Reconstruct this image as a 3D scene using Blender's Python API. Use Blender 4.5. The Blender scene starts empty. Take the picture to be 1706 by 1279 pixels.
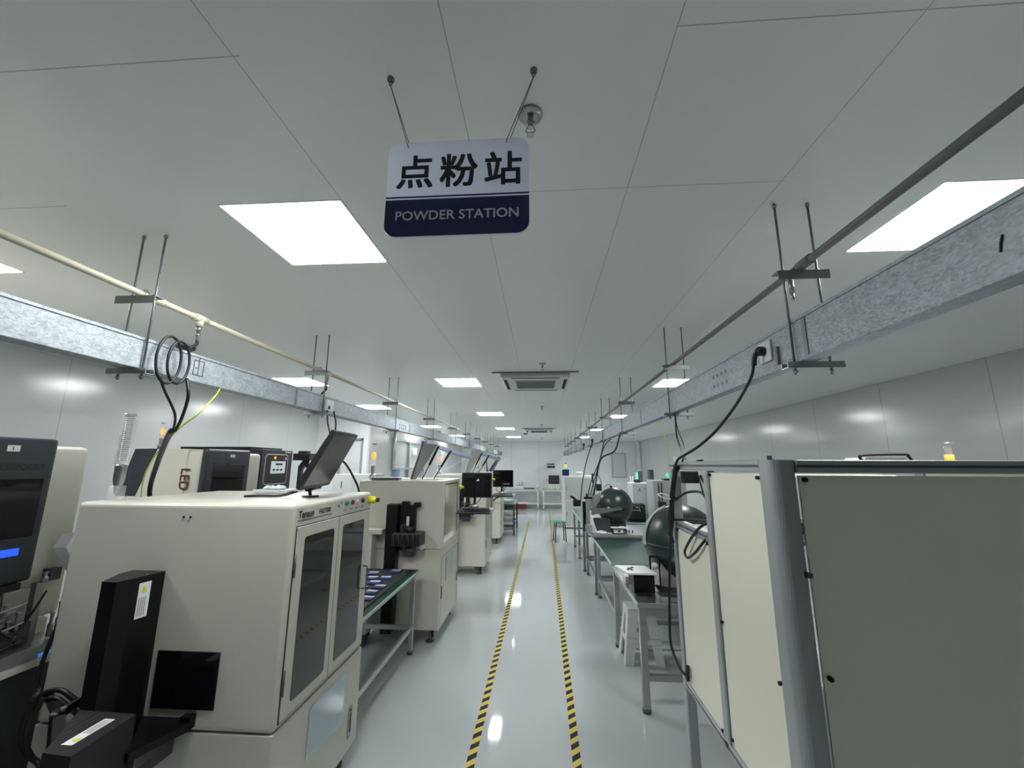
import bpy, bmesh, math, random
from mathutils import Vector, Matrix
random.seed(7)
C = bpy.context.scene.collection
S = bpy.context.scene
PI = math.pi

# ------------------------------------------------------------ camera, world, exposure
H = 1.75
ZC = 2.74
def make_camera():
    p, y, r = math.radians(11.03), math.radians(4.04), math.radians(.21)
    fw = Vector((-math.sin(y)*math.cos(p), math.cos(y)*math.cos(p), math.sin(p)))
    rt = Vector((math.cos(y), math.sin(y), 0)); up = rt.cross(fw)
    r2 = rt*math.cos(r)+up*math.sin(r); u2 = -rt*math.sin(r)+up*math.cos(r)
    cd = bpy.data.cameras.new('camera'); cd.sensor_width = 36; cd.lens = 689/1706*36
    cd.clip_start = .02; cd.clip_end = 100
    co = bpy.data.objects.new('camera', cd); C.objects.link(co)
    m = Matrix((r2, u2, -fw)).transposed().to_4x4(); m.translation = (0, 0, H)
    co.matrix_world = m
    S.camera = co
make_camera()
w = bpy.data.worlds.new('world'); S.world = w; w.use_nodes = True
w.node_tree.nodes['Background'].inputs[0].default_value = (.75, .82, .9, 1)
w.node_tree.nodes['Background'].inputs[1].default_value = .3
S.view_settings.view_transform = 'Standard'; S.view_settings.look = 'None'
S.view_settings.gamma = 1; S.view_settings.exposure = 0.0
S.cycles.max_bounces = 8; S.cycles.diffuse_bounces = 5; S.cycles.glossy_bounces = 4
S.cycles.transparent_max_bounces = 8; S.cycles.caustics_reflective = False; S.cycles.caustics_refractive = False
PANEL_STRENGTH = 39

# ------------------------------------------------------------ materials
M = {}
def nmat(name):
    m = bpy.data.materials.new(name); m.use_nodes = True
    nt = m.node_tree; b = nt.nodes['Principled BSDF']; M[name] = m
    return m, nt, b
def mat(name, col, rough=.5, metal=0, spec=.5, var=.04, scale=12, bump=0, coat=0, stretch=None):
    """principled with a faint procedural mottling"""
    m, nt, b = nmat(name)
    N = nt.nodes; L = nt.links
    tc = N.new('ShaderNodeTexCoord'); mp = N.new('ShaderNodeMapping'); nz = N.new('ShaderNodeTexNoise')
    if stretch: mp.inputs['Scale'].default_value = stretch
    nz.inputs['Scale'].default_value = scale; nz.inputs['Detail'].default_value = 3
    L.new(tc.outputs['Object'], mp.inputs[0]); L.new(mp.outputs[0], nz.inputs['Vector'])
    mx = N.new('ShaderNodeMix'); mx.data_type = 'RGBA'
    mx.inputs[6].default_value = tuple(max(0, c*(1-var)) for c in col)+(1,)
    mx.inputs[7].default_value = tuple(min(1, c*(1+var)) for c in col)+(1,)
    L.new(nz.outputs['Fac'], mx.inputs[0]); L.new(mx.outputs[2], b.inputs['Base Color'])
    b.inputs['Roughness'].default_value = rough; b.inputs['Metallic'].default_value = metal
    b.inputs['Specular IOR Level'].default_value = spec
    if coat: b.inputs['Coat Weight'].default_value = coat; b.inputs['Coat Roughness'].default_value = .08
    if bump:
        bp = N.new('ShaderNodeBump'); bp.inputs['Strength'].default_value = bump; bp.inputs['Distance'].default_value = .004
        L.new(nz.outputs['Fac'], bp.inputs['Height']); L.new(bp.outputs[0], b.inputs['Normal'])
    return m
def emat(name, col, strength, base=(.8, .8, .8)):
    m, nt, b = nmat(name)
    b.inputs['Base Color'].default_value = base+(1,)
    b.inputs['Emission Color'].default_value = col+(1,); b.inputs['Emission Strength'].default_value = strength
    return m
def mth(nt, op, a, b_=None):
    n = nt.nodes.new('ShaderNodeMath'); n.operation = op
    for i, v in enumerate((a, b_)):
        if v is None: continue
        if isinstance(v, (int, float)): n.inputs[i].default_value = v
        else: nt.links.new(v, n.inputs[i])
    return n.outputs[0]
def line_mask(nt, coord, offset, period, half):
    """1 on thin lines at offset + k*period"""
    t = mth(nt, 'ADD', mth(nt, 'DIVIDE', mth(nt, 'SUBTRACT', coord, offset), period), .5)
    f = mth(nt, 'ABSOLUTE', mth(nt, 'SUBTRACT', mth(nt, 'FRACT', t), .5))
    return mth(nt, 'LESS_THAN', f, half/period)
def panel_mat(name, col, rough, axis, offset, period, half=.0035, line=.45, extra=None, bump=.04, spec=.5):
    """painted sandwich panels with fine joints between them"""
    m, nt, b = nmat(name); N = nt.nodes; L = nt.links
    g = N.new('ShaderNodeNewGeometry'); sx = N.new('ShaderNodeSeparateXYZ'); L.new(g.outputs['Position'], sx.inputs[0])
    mask = line_mask(nt, sx.outputs[axis], offset, period, half)
    if extra: mask = mth(nt, 'MULTIPLY', mask, mth(nt, 'MULTIPLY', mth(nt, 'GREATER_THAN', sx.outputs[0], -.9), mth(nt, 'LESS_THAN', sx.outputs[0], 1.0)))
    if extra: mask = mth(nt, 'MAXIMUM', mask, extra(nt, sx))
    nz = N.new('ShaderNodeTexNoise'); nz.inputs['Scale'].default_value = 1.1; nz.inputs['Detail'].default_value = 1
    L.new(g.outputs['Position'], nz.inputs['Vector'])
    bp = N.new('ShaderNodeBump'); bp.inputs['Strength'].default_value = bump; bp.inputs['Distance'].default_value = .05
    L.new(nz.outputs['Fac'], bp.inputs['Height']); L.new(bp.outputs[0], b.inputs['Normal'])
    mx = N.new('ShaderNodeMix'); mx.data_type = 'RGBA'
    mx.inputs[6].default_value = col+(1,); mx.inputs[7].default_value = tuple(c*line for c in col)+(1,)
    L.new(mask, mx.inputs[0]); L.new(mx.outputs[2], b.inputs['Base Color'])
    b.inputs['Roughness'].default_value = rough; b.inputs['Specular IOR Level'].default_value = spec
    return m
def ceil_extra(nt, sx):
    a = mth(nt, 'MULTIPLY', line_mask(nt, sx.outputs[1], .80, 9.0, .0016),
            mth(nt, 'GREATER_THAN', mth(nt, 'ABSOLUTE', mth(nt, 'ADD', sx.outputs[0], .205)), .53))
    b = mth(nt, 'MULTIPLY', line_mask(nt, sx.outputs[1], 1.365, 9.0, .0016),
            mth(nt, 'MULTIPLY', mth(nt, 'GREATER_THAN', sx.outputs[0], -.215), mth(nt, 'LESS_THAN', sx.outputs[0], .87)))
    c = mth(nt, 'MULTIPLY', line_mask(nt, sx.outputs[1], 1.335, 9.0, .0016), mth(nt, 'LESS_THAN', sx.outputs[0], -1.85))
    return mth(nt, 'MAXIMUM', mth(nt, 'MAXIMUM', a, b), c)
panel_mat('ceiling_panel', (.90, .915, .90), .30, 0, .322, .537, .0013, .55, ceil_extra, bump=.02)
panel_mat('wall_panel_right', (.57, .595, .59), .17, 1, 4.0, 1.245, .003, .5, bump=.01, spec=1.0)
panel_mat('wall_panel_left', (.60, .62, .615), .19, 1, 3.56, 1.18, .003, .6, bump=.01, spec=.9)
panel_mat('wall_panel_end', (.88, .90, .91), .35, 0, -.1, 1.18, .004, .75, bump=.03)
mat('floor_epoxy', (.50, .54, .54), .06, 0, .55, .05, 1.2, .03)
mat('cream_paint', (.57, .555, .48), .38, var=.02, scale=3)
mat('cream_light', (.66, .64, .565), .4, var=.02, scale=3)
mat('cabinet_panel', (.80, .80, .66), .45, var=.02, scale=2)
mat('white_plastic', (.72, .73, .72), .4)
mat('white_bright', (.82, .84, .85), .45)
mat('slate', (.028, .035, .046), .4, var=.06)
mat('black_metal', (.004, .004, .005), .33, spec=.3, var=.2, scale=30)
mat('black_plastic', (.013, .013, .014), .45, var=.1)
mat('dark_glass', (.006, .006, .008), .06, spec=.3)
mat('tinted_glass', (.028, .030, .028), .05, spec=.45)
mat('screen_off', (.05, .052, .056), .22, spec=.5)
mat('aluminium', (.52, .54, .56), .33, .75, var=.06, scale=6, stretch=(1, 1, 8))
mat('alu_profile', (.38, .41, .42), .38, .35, var=.05, scale=4)
mat('alu_dark', (.10, .105, .11), .5, .5)
mat('steel', (.42, .43, .44), .28, .85, var=.1, scale=8)
mat('brushed_steel', (.50, .52, .53), .22, .9, var=.12, scale=10, stretch=(12, 1, 1))
mat('bracket_steel', (.22, .24, .235), .45, .6, var=.2, scale=30)
mat('rod_steel', (.18, .20, .20), .4, .7)
mat('pipe_cream', (.60, .575, .44), .4, var=.05)
mat('pipe_grey', (.20, .20, .19), .4, var=.05)
mat('cable_black', (.008, .009, .010), .45)
mat('cable_yellow', (.62, .85, .08), .45)
mat('green_mat', (.014, .050, .040), .30, spec=.35)
mat('dark_tray', (.03, .035, .035), .4)
mat('mat_edge', (.40, .52, .47), .4)
mat('sphere_green', (.018, .034, .033), .32, spec=.6)
mat('stool_green', (.03, .25, .13), .35)
mat('blue_pack', (.03, .05, .22), .4)
mat('blue_barrel', (.06, .20, .62), .4)
mat('yellow_plastic', (.72, .66, .02), .35)
mat('red_plastic', (.22, .012, .02), .4)
mat('button_green', (.03, .22, .12), .4)
mat('label_white', (.72, .73, .72), .5)
mat('warn_yellow', (.65, .62, .05), .5)
mat('brown_text', (.10, .03, .025), .5)
mat('ink', (.015, .016, .02), .5)
mat('ink_grey', (.16, .17, .17), .5)
mat('sign_white', (.62, .64, .70), .35)
mat('sign_navy', (.012, .018, .10), .3)
mat('sign_letter', (.72, .76, .92), .4)
mat('lilac_lip', (.45, .46, .66), .35)
mat('lid_steel', (.38, .37, .35), .35, .4, var=.15, scale=6)
mat('brass', (.5, .4, .2), .35, .8)
mat('gold_mesh', (.45, .40, .25), .5, .3, var=.4, scale=80)
mat('paper', (.74, .76, .77), .6)
mat('red_tape', (.4, .1, .05), .5)
mat('gold_tape', (.40, .30, .12), .5)
mat('pale_bottle', (.7, .72, .66), .4)
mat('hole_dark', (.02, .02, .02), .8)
mat('baseboard', (.50, .53, .53), .4)
emat('panel_light', (.965, .99, 1.0), PANEL_STRENGTH)
emat('orange_glow', (1.0, .28, .02), 1.7, (.9, .4, .1))
emat('blue_led', (.02, .09, 1.0), 1.3, (.02, .05, .4))
emat('blue_glow', (.05, .30, 1.0), .35, (.3, .4, .5))
emat('screen_lit', (.62, .72, .78), .55, (.3, .3, .3))
emat('green_glow', (.12, .9, .5), .7, (.1, .4, .3))
emat('red_glow', (1, .15, .08), .8, (.4, .1, .1))

def glass_mat(name, col=(.9, .95, .95), rough=.05, mixf=.25):
    m, nt, b = nmat(name); N = nt.nodes; L = nt.links
    b.inputs['Base Color'].default_value = col+(1,); b.inputs['Roughness'].default_value = rough
    tr = N.new('ShaderNodeBsdfTransparent'); mx = N.new('ShaderNodeMixShader')
    mx.inputs[0].default_value = mixf
    L.new(tr.outputs[0], mx.inputs[1]); L.new(b.outputs[0], mx.inputs[2])
    L.new(mx.outputs[0], N['Material Output'].inputs['Surface'])
glass_mat('clear_plastic')
glass_mat('clear_sheet', (.62, .72, .78), .08, .55)
glass_mat('window_glass', (.7, .75, .75), .03, .18)

m, nt, b = nmat('sign_acrylic'); b.inputs['Base Color'].default_value = (.80, .82, .90, 1); b.inputs['Roughness'].default_value = .3
tl_ = nt.nodes.new('ShaderNodeBsdfTranslucent'); tl_.inputs[0].default_value = (.85, .87, .95, 1); mx = nt.nodes.new('ShaderNodeMixShader'); mx.inputs[0].default_value = .5
nt.links.new(b.outputs[0], mx.inputs[1]); nt.links.new(tl_.outputs[0], mx.inputs[2]); nt.links.new(mx.outputs[0], nt.nodes['Material Output'].inputs['Surface'])
# galvanised sheet with spangles
m, nt, b = nmat('galvanised'); N = nt.nodes; L = nt.links
tc = N.new('ShaderNodeTexCoord'); mp = N.new('ShaderNodeMapping'); mp.inputs['Scale'].default_value = (1, .55, 1)
vo = N.new('ShaderNodeTexVoronoi'); vo.inputs['Scale'].default_value = 190
nz = N.new('ShaderNodeTexNoise'); nz.inputs['Scale'].default_value = 30; nz.inputs['Detail'].default_value = 5
L.new(tc.outputs['Object'], mp.inputs[0]); L.new(mp.outputs[0], vo.inputs['Vector']); L.new(mp.outputs[0], nz.inputs['Vector'])
bw = N.new('ShaderNodeRGBToBW'); L.new(vo.outputs['Color'], bw.inputs[0])
s = mth(nt, 'ADD', mth(nt, 'MULTIPLY', bw.outputs[0], .5), mth(nt, 'MULTIPLY', nz.outputs['Fac'], .5))
cr = N.new('ShaderNodeValToRGB'); cr.color_ramp.elements[0].position = .3; cr.color_ramp.elements[1].position = .72
cr.color_ramp.elements[0].color = (.27, .305, .32, 1); cr.color_ramp.elements[1].color = (.47, .52, .55, 1)
L.new(s, cr.inputs[0]); L.new(cr.outputs[0], b.inputs['Base Color'])
b.inputs['Metallic'].default_value = .3
rr = N.new('ShaderNodeMapRange'); rr.inputs[3].default_value = .42; rr.inputs[4].default_value = .65
L.new(bw.outputs[0], rr.inputs[0]); L.new(rr.outputs[0], b.inputs['Roughness'])
bp = N.new('ShaderNodeBump'); bp.inputs['Strength'].default_value = .15; bp.inputs['Distance'].default_value = .002
L.new(bw.outputs[0], bp.inputs['Height']); L.new(bp.outputs[0], b.inputs['Normal'])

# hazard tape: diagonal yellow and black stripes
m, nt, b = nmat('hazard_tape'); N = nt.nodes; L = nt.links
g = N.new('ShaderNodeNewGeometry'); sx = N.new('ShaderNodeSeparateXYZ'); L.new(g.outputs['Position'], sx.inputs[0])
t = mth(nt, 'FRACT', mth(nt, 'DIVIDE', mth(nt, 'SUBTRACT', sx.outputs[1], mth(nt, 'MULTIPLY', sx.outputs[0], .9)), .105))
mk = mth(nt, 'LESS_THAN', t, .5)
mx = N.new('ShaderNodeMix'); mx.data_type = 'RGBA'
mx.inputs[6].default_value = (.68, .52, .10, 1); mx.inputs[7].default_value = (.008, .009, .010, 1)
L.new(mk, mx.inputs[0]); L.new(mx.outputs[2], b.inputs['Base Color']); b.inputs['Roughness'].default_value = .5; b.inputs['Specular IOR Level'].default_value = .2

# ------------------------------------------------------------ mesh builder
def catmull(pts, n=8):
    P = [Vector(p) for p in pts]
    if len(P) < 3: return P
    P = [P[0]*2-P[1]]+P+[P[-1]*2-P[-2]]; out = []
    for i in range(1, len(P)-2):
        a, b_, c, d = P[i-1:i+3]
        for k in range(n):
            t = k/n
            out.append(.5*((2*b_)+(c-a)*t+(2*a-5*b_+4*c-d)*t*t+(3*b_-a-3*c+d)*t*t*t))
    out.append(P[-2]); return out
class MB:
    def __init__(s): s.bm = bmesh.new(); s.smooth = []
    def _mi(s, vs, mi, smooth=False):
        fs = set()
        for v in vs:
            for f in v.link_faces: fs.add(f)
        for f in fs: f.material_index = mi; f.smooth = smooth
    def box(s, x0, x1, y0, y1, z0, z1, bev=0, mi=0, seg=2, rot=None):
        r = bmesh.ops.create_cube(s.bm, size=1)
        vs = r['verts']
        bmesh.ops.scale(s.bm, vec=(x1-x0, y1-y0, z1-z0), verts=vs)
        if bev:
            es = list({e for v in vs for e in v.link_edges})
            q = bmesh.ops.bevel(s.bm, geom=vs+es, offset=bev, segments=seg, affect='EDGES', profile=.5)
            vs = list({v for f in q['faces'] for v in f.verts} | {v for v in vs if v.is_valid})
            fs = {f for v in vs for f in v.link_faces}; vs = list({v for f in fs for v in f.verts})
        if rot: bmesh.ops.rotate(s.bm, cent=(0, 0, 0), matrix=rot, verts=vs)
        bmesh.ops.translate(s.bm, vec=((x0+x1)/2, (y0+y1)/2, (z0+z1)/2), verts=vs)
        s._mi(vs, mi); return s
    def cyl(s, a, b_, r, r2=None, seg=16, mi=0, smooth=True):
        a = Vector(a); b_ = Vector(b_); d = b_-a
        q = bmesh.ops.create_cone(s.bm, cap_ends=True, segments=seg, radius1=r, radius2=r if r2 is None else r2, depth=d.length)
        m_ = d.to_track_quat('Z', 'Y').to_matrix().to_4x4(); m_.translation = (a+b_)/2
        bmesh.ops.transform(s.bm, matrix=m_, verts=q['verts'])
        fs = {f for v in q['verts'] for f in v.link_faces}
        for f in fs: f.material_index = mi; f.smooth = smooth and len(f.verts) == 4
        return s
    def tube(s, pts, r, seg=8, mi=0, n=8, curve=True):
        P = catmull(pts, n) if curve else [Vector(p) for p in pts]
        rings = []; up = None
        for i, p in enumerate(P):
            d = (P[min(i+1, len(P)-1)]-P[max(i-1, 0)]).normalized()
            if up is None: up = d.orthogonal().normalized()
            up = (up-d*up.dot(d))
            if up.length < 1e-5: up = d.orthogonal()
            up.normalize(); sd = d.cross(up)
            rings.append([s.bm.verts.new(p+(up*math.cos(2*PI*k/seg)+sd*math.sin(2*PI*k/seg))*r) for k in range(seg)])
        for a, b_ in zip(rings, rings[1:]):
            for k in range(seg):
                f = s.bm.faces.new((a[k], a[(k+1) % seg], b_[(k+1) % seg], b_[k])); f.smooth = True; f.material_index = mi
        for q in (rings[0][::-1], rings[-1]):
            f = s.bm.faces.new(q); f.material_index = mi
        return s
    def prism(s, poly, vec, mi=0, smooth=False):
        """planar polygon of 3D points extruded along vec"""
        v = Vector(vec); A = [s.bm.verts.new(p) for p in poly]; B = [s.bm.verts.new(Vector(p)+v) for p in poly]
        n = len(A); fs = [s.bm.faces.new(A[::-1]), s.bm.faces.new(B)]
        for i in range(n): fs.append(s.bm.faces.new((A[i], A[(i+1) % n], B[(i+1) % n], B[i])))
        for f in fs: f.material_index = mi; f.smooth = smooth
        return s
    def lathe(s, prof, c=(0, 0, 0), axis=(0, 0, 1), seg=24, mi=0):
        """prof = [(radius, height), ...]"""
        q = Vector(axis).to_track_quat('Z', 'Y'); c = Vector(c); rings = []
        for r, h in prof:
            if r < 1e-5: rings.append([s.bm.verts.new(c+q@Vector((0, 0, h)))]*seg)
            else: rings.append([s.bm.verts.new(c+q@Vector((r*math.cos(2*PI*k/seg), r*math.sin(2*PI*k/seg), h))) for k in range(seg)])
        for a, b_ in zip(rings, rings[1:]):
            for k in range(seg):
                vs = []
                for v in (a[k], a[(k+1) % seg], b_[(k+1) % seg], b_[k]):
                    if v not in vs: vs.append(v)
                if len(vs) > 2:
                    f = s.bm.faces.new(vs); f.smooth = True; f.material_index = mi
        for rg, rev in ((rings[0], True), (rings[-1], False)):
            if rg[0] is not rg[1]:
                f = s.bm.faces.new(rg[::-1] if rev else rg); f.material_index = mi
        return s
    def sphere(s, c, r, seg=32, mi=0, z0=-1, z1=1, sc=(1, 1, 1)):
        n = max(4, seg//2); prof = []
        for i in range(n+1):
            z = math.asin(z0)+(math.asin(z1)-math.asin(z0))*i/n
            prof.append((max(0, math.cos(z)*r), math.sin(z)*r))
        return s.lathe(prof, c, seg=seg, mi=mi)
    def text(s, t, o, xd, yd, size, bold=0, depth=.001, mi=0, squash=1):
        cu = bpy.data.curves.new('t', 'FONT'); cu.body = t; cu.size = 1; cu.offset = bold; cu.resolution_u = 3
        ob = bpy.data.objects.new('t', cu); C.objects.link(ob)
        dg = bpy.context.evaluated_depsgraph_get(); dg.update()
        me = bpy.data.meshes.new_from_object(ob.evaluated_get(dg))
        xd = Vector(xd).normalized(); yd = Vector(yd).normalized(); n = xd.cross(yd)
        vs = [s.bm.verts.new(Vector(o)+xd*v.co.x*size*squash+yd*v.co.y*size+n*depth) for v in me.vertices]
        for p in me.polygons:
            try:
                f = s.bm.faces.new([vs[i] for i in p.vertices]); f.material_index = mi
            except ValueError: pass
        bpy.data.objects.remove(ob); bpy.data.curves.remove(cu); bpy.data.meshes.remove(me)
        return s
    def btext(s, t, o, xd, yd, size, w_=.02, depth=.001, mi=0, squash=1):
        """bold lettering: the outline struck several times a hair apart"""
        X_ = Vector(xd).normalized(); Y_ = Vector(yd).normalized(); n = 0
        for du in (-1, 0, 1):
            for dv in (-1, 0, 1):
                s.text(t, Vector(o)+X_*du*w_*size+Y_*dv*w_*size, xd, yd, size, 0, depth+n*.00003, mi, squash); n += 1
        return s
    def build(s, name, mats, parent=None, label=None):
        me = bpy.data.meshes.new(name)
        bmesh.ops.recalc_face_normals(s.bm, faces=[f for f in s.bm.faces]) if not getattr(s, 'flat', False) else None
        xs = [v.co for v in s.bm.verts]
        lo = Vector([min(v[i] for v in xs) for i in range(3)]); hi = Vector([max(v[i] for v in xs) for i in range(3)])
        org = Vector(((lo.x+hi.x)/2, (lo.y+hi.y)/2, lo.z))
        bmesh.ops.translate(s.bm, vec=-org, verts=s.bm.verts)
        s.bm.to_mesh(me); s.bm.free()
        for q in (mats if isinstance(mats, (list, tuple)) else [mats]): me.materials.append(M[q])
        o = bpy.data.objects.new(name, me); C.objects.link(o)
        base = Vector((0, 0, 0)); p = parent
        while p: base += p.location; p = p.parent
        o.location = org-base
        if parent: o.parent = parent
        if label: o['label'] = label
        return o
def T(name, label, cat, loc, group=None):
    o = bpy.data.objects.new(name, None); C.objects.link(o); o.location = loc
    o.empty_display_size = .1
    return tag(o, label, cat, group)
def tag(o, label, cat, group=None):
    o['label'] = label; o['category'] = cat
    if group: o['group'] = group
    return o
def struct(name, mb, mats, parent=None):
    o = mb.build(name, mats, parent)
    if not parent: o['kind'] = 'structure'
    return o
def dup(root, delta, label, group=None):
    def cp(o, par):
        c = o.copy(); C.objects.link(c)
        if par: c.parent = par
        for ch in o.children: cp(ch, c)
        return c
    r = cp(root, None); r.location = root.location+Vector(delta); r['label'] = label
    if group: r['group'] = group
    return r
ORD = ['nearest', 'second', 'third', 'fourth', 'fifth', 'sixth', 'seventh', 'eighth', 'ninth', 'tenth', 'eleventh', 'twelfth']

# ------------------------------------------------------------ the room
YB, YE, XL, XR, XP, YP = -6.0, 18.0, -4.5, 4.1, -3.45, 8.1
struct('floor', MB().box(XL-.1, XR+.1, YB-.1, YE+.1, -.1, 0), 'floor_epoxy')
struct('ceiling', MB().box(XL-.1, XR+.1, YB-.1, YE+.1, ZC, ZC+.1), 'ceiling_panel')
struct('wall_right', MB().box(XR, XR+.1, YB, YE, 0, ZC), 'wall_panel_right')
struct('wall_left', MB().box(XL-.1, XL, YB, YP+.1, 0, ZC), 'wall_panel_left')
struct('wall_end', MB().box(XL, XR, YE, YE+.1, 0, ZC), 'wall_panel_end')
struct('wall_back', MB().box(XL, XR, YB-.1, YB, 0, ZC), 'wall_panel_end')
# the partition that steps in on the left, with a door, then a glazed bay
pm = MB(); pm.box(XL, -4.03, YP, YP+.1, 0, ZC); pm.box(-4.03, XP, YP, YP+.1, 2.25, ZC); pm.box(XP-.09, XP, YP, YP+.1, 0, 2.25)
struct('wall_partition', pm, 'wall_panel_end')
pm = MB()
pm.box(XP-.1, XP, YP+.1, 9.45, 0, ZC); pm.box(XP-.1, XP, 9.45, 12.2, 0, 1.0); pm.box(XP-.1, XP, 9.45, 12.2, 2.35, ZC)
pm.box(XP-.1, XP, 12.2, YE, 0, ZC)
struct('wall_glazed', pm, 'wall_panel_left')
d = struct('door_1', MB().box(-4.0, XP-.12, YP+.03, YP+.07, .01, 2.22), 'white_bright')
f = MB()
f.box(-4.03, -3.99, YP-.01, YP+.1, 0, 2.25); f.box(XP-.13, XP-.09, YP-.01, YP+.1, 0, 2.25); f.box(-4.03, XP-.09, YP-.01, YP+.1, 2.22, 2.26)
f.build('door_frame', 'alu_profile', d)
f = MB(); f.cyl((-3.93, YP+.0, 1.02), (-3.93, YP+.03, 1.02), .02); f.box(-3.94, -3.82, YP-.01, YP+.005, 1.01, 1.03)
f.build('door_handle', 'steel', d)
wn = struct('window_1', MB().box(XP-.06, XP-.05, 9.5, 12.15, 1.04, 2.31), 'window_glass')
f = MB()
for y in (9.45, 10.75, 12.15): f.box(XP-.1, XP+.01, y, y+.05, 1.0, 2.35)
for z in (1.0, 1.62, 2.31): f.box(XP-.1, XP+.01, 9.45, 12.2, z, z+.04)
f.build('window_frame', 'alu_profile', wn)
# space behind the glass, lit by its own panel
pm = MB(); pm.box(-4.95, -4.85, 9.2, 12.6, 0, ZC); pm.box(-4.95, XP-.1, 9.1, 9.2, 0, ZC); pm.box(-4.95, XP-.1, 12.5, 12.6, 0, ZC)
struct('wall_beyond', pm, 'wall_panel_left')
struct('baseboard_right', MB().box(XR-.012, XR, YB, YE, 0, .09), 'baseboard')
struct('baseboard_end', MB().box(XP, XR-.02, YE-.012, YE, 0, .09), 'baseboard')
f = MB(); f.box(XR-.13, XR-.02, YE-.35, YE-.24, 0, ZC, .02); struct('trim_1', f, 'white_bright')
w2 = struct('window_2', MB().box(3.0, 3.48, YE-.03, YE-.02, 1.3, 2.2), 'white_plastic')
f = MB()
f.box(2.94, 3.0, YE-.05, YE, 1.22, 2.26); f.box(3.48, 3.54, YE-.05, YE, 1.22, 2.26)
f.box(3.0, 3.48, YE-.05, YE, 1.22, 1.29); f.box(3.0, 3.48, YE-.05, YE, 2.2, 2.26)
f.build('window_frame', 'baseboard', w2)

# floor tapes
def tape(x0, x1, y0, y1, ya, label):
    k = (x1-x0)/(y1-y0); a = x0+(ya-y0)*k
    m_ = MB(); m_.prism([(a-.026, ya, .0005), (a+.026, ya, .0005), (x1+.026, y1, .0005), (x1-.026, y1, .0005)], (0, 0, .0012))
    tag(m_.build('floor_tape', 'hazard_tape'), label, 'floor tape', 'hazard tapes along the aisle')
tape(-.44, -.41, 2.79, 13.6, .6, 'yellow and black hazard tape along left side of aisle')
tape(.194, .285, 2.84, 16.6, .6, 'yellow and black hazard tape along right side of aisle, by the stool')

# ------------------------------------------------------------ ceiling fittings
def ceiling_light(x, y, label):
    t = T('ceiling_light', label, 'ceiling light', (x, y, ZC-.02), 'square ceiling light panels')
    f = MB(); a, b_ = .247, .241
    f.box(x-a, x+a, y-a, y-b_, ZC-.004, ZC-.0005); f.box(x-a, x+a, y+b_, y+a, ZC-.004, ZC-.0005)
    f.box(x-a, x-b_, y-b_, y+b_, ZC-.004, ZC-.0005); f.box(x+b_, x+a, y-b_, y+b_, ZC-.004, ZC-.0005)
    f.build('frame', 'white_plastic', t)
    MB().box(x-b_, x+b_, y-b_, y+b_, ZC-.005, ZC-.001).build('diffuser', 'panel_light', t)
for i, y in enumerate((1.61, 4.94, 8.15, 11.55, 15.1)):
    ceiling_light(-1.0, y, '%s lit square panel in the ceiling row left of the aisle' % ORD[i])
for i, y in enumerate((1.65, 5.1, 8.7, 12.0, 15.3)):
    ceiling_light(1.68, y, '%s lit square panel in the ceiling row above the right cable trunk' % ORD[i])
for i, y in enumerate((1.6, 4.8, 7.05, 10.9, 14.4)):
    ceiling_light(-2.96, y, '%s lit square panel in the ceiling row beyond the left cable trunk' % ORD[i])
ceiling_light(-4.1, 10.9, 'lit square panel behind the glazed window on the left')

def sprinkler(x, y, label):
    t = T('sprinkler', label, 'sprinkler', (x, y, ZC-.07), 'sprinkler heads along the aisle ceiling')
    MB().lathe([(.036, 0), (.034, -.006), (.018, -.010), (.0, -.010)], (x, y, ZC-.001)).build('escutcheon', 'steel', t)
    f = MB(); f.cyl((x, y, ZC-.008), (x, y, ZC-.045), .008); f.cyl((x, y, ZC-.03), (x, y, ZC-.036), .014)
    for s_ in (-1, 1): f.tube([(x+s_*.008, y, ZC-.045), (x+s_*.013, y, ZC-.055), (x, y, ZC-.068)], .0022, 6)
    f.build('nozzle', 'steel', t)
    f = MB(); f.cyl((x, y, ZC-.067), (x, y, ZC-.07), .011); f.build('deflector', 'steel', t)
for i, y in enumerate((1.022, 4.02, 7.13, 10.4, 15.5)):
    sprinkler(-.022 if i == 0 else .02, y, ('steel sprinkler head beside the hanging sign', 'sprinkler head in front of the nearer ceiling air conditioner',
        'sprinkler head just beyond the nearer ceiling air conditioner', 'sprinkler head in front of the farther ceiling air conditioner', 'farthest sprinkler head, beyond both air conditioners')[i])

def air_con(xc, y0, label, g):
    t = T('air_conditioner', label, 'air conditioner', (xc, y0, ZC-.06), g)
    y1 = y0+.85; a = .385
    f = MB(); f.box(xc-a, xc+a, y0+.02, y1, ZC-.055, ZC-.001, .02); f.build('panel', 'white_plastic', t)
    f = MB(); f.box(xc-.235, xc+.235, y0+.19, y1-.17, ZC-.062, ZC-.054, .006); g_ = f.build('grille', 'baseboard', t)
    f = MB()
    for k in range(16):
        yy = y0+.21+k*.028; f.box(xc-.22, xc+.22, yy, yy+.008, ZC-.0645, ZC-.061)
    f.build('louvre', 'ink_grey', g_)
    for x0, x1, ya, yb in ((xc-.27, xc+.27, y0+.045, y0+.075), (xc-.27, xc+.27, y1-.055, y1-.025),
                           (xc-a+.03, xc-a+.065, y0+.15, y1-.13), (xc+a-.065, xc+a-.03, y0+.15, y1-.13)):
        MB().box(x0, x1, ya, yb, ZC-.058, ZC-.0545, .003).build('air_slot', 'hole_dark', t)
    f = MB(); f.box(xc-.47, xc+.47, y0-.03, y0+.0, ZC-.012, ZC-.001); f.build('front_trim', 'bracket_steel', t)
air_con(-.06, 4.4, 'white four way air conditioner in ceiling, nearest to the sign', 'ceiling air conditioners')
air_con(-.06, 11.5, 'white four way air conditioner in ceiling at the far end', 'ceiling air conditioners')
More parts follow.
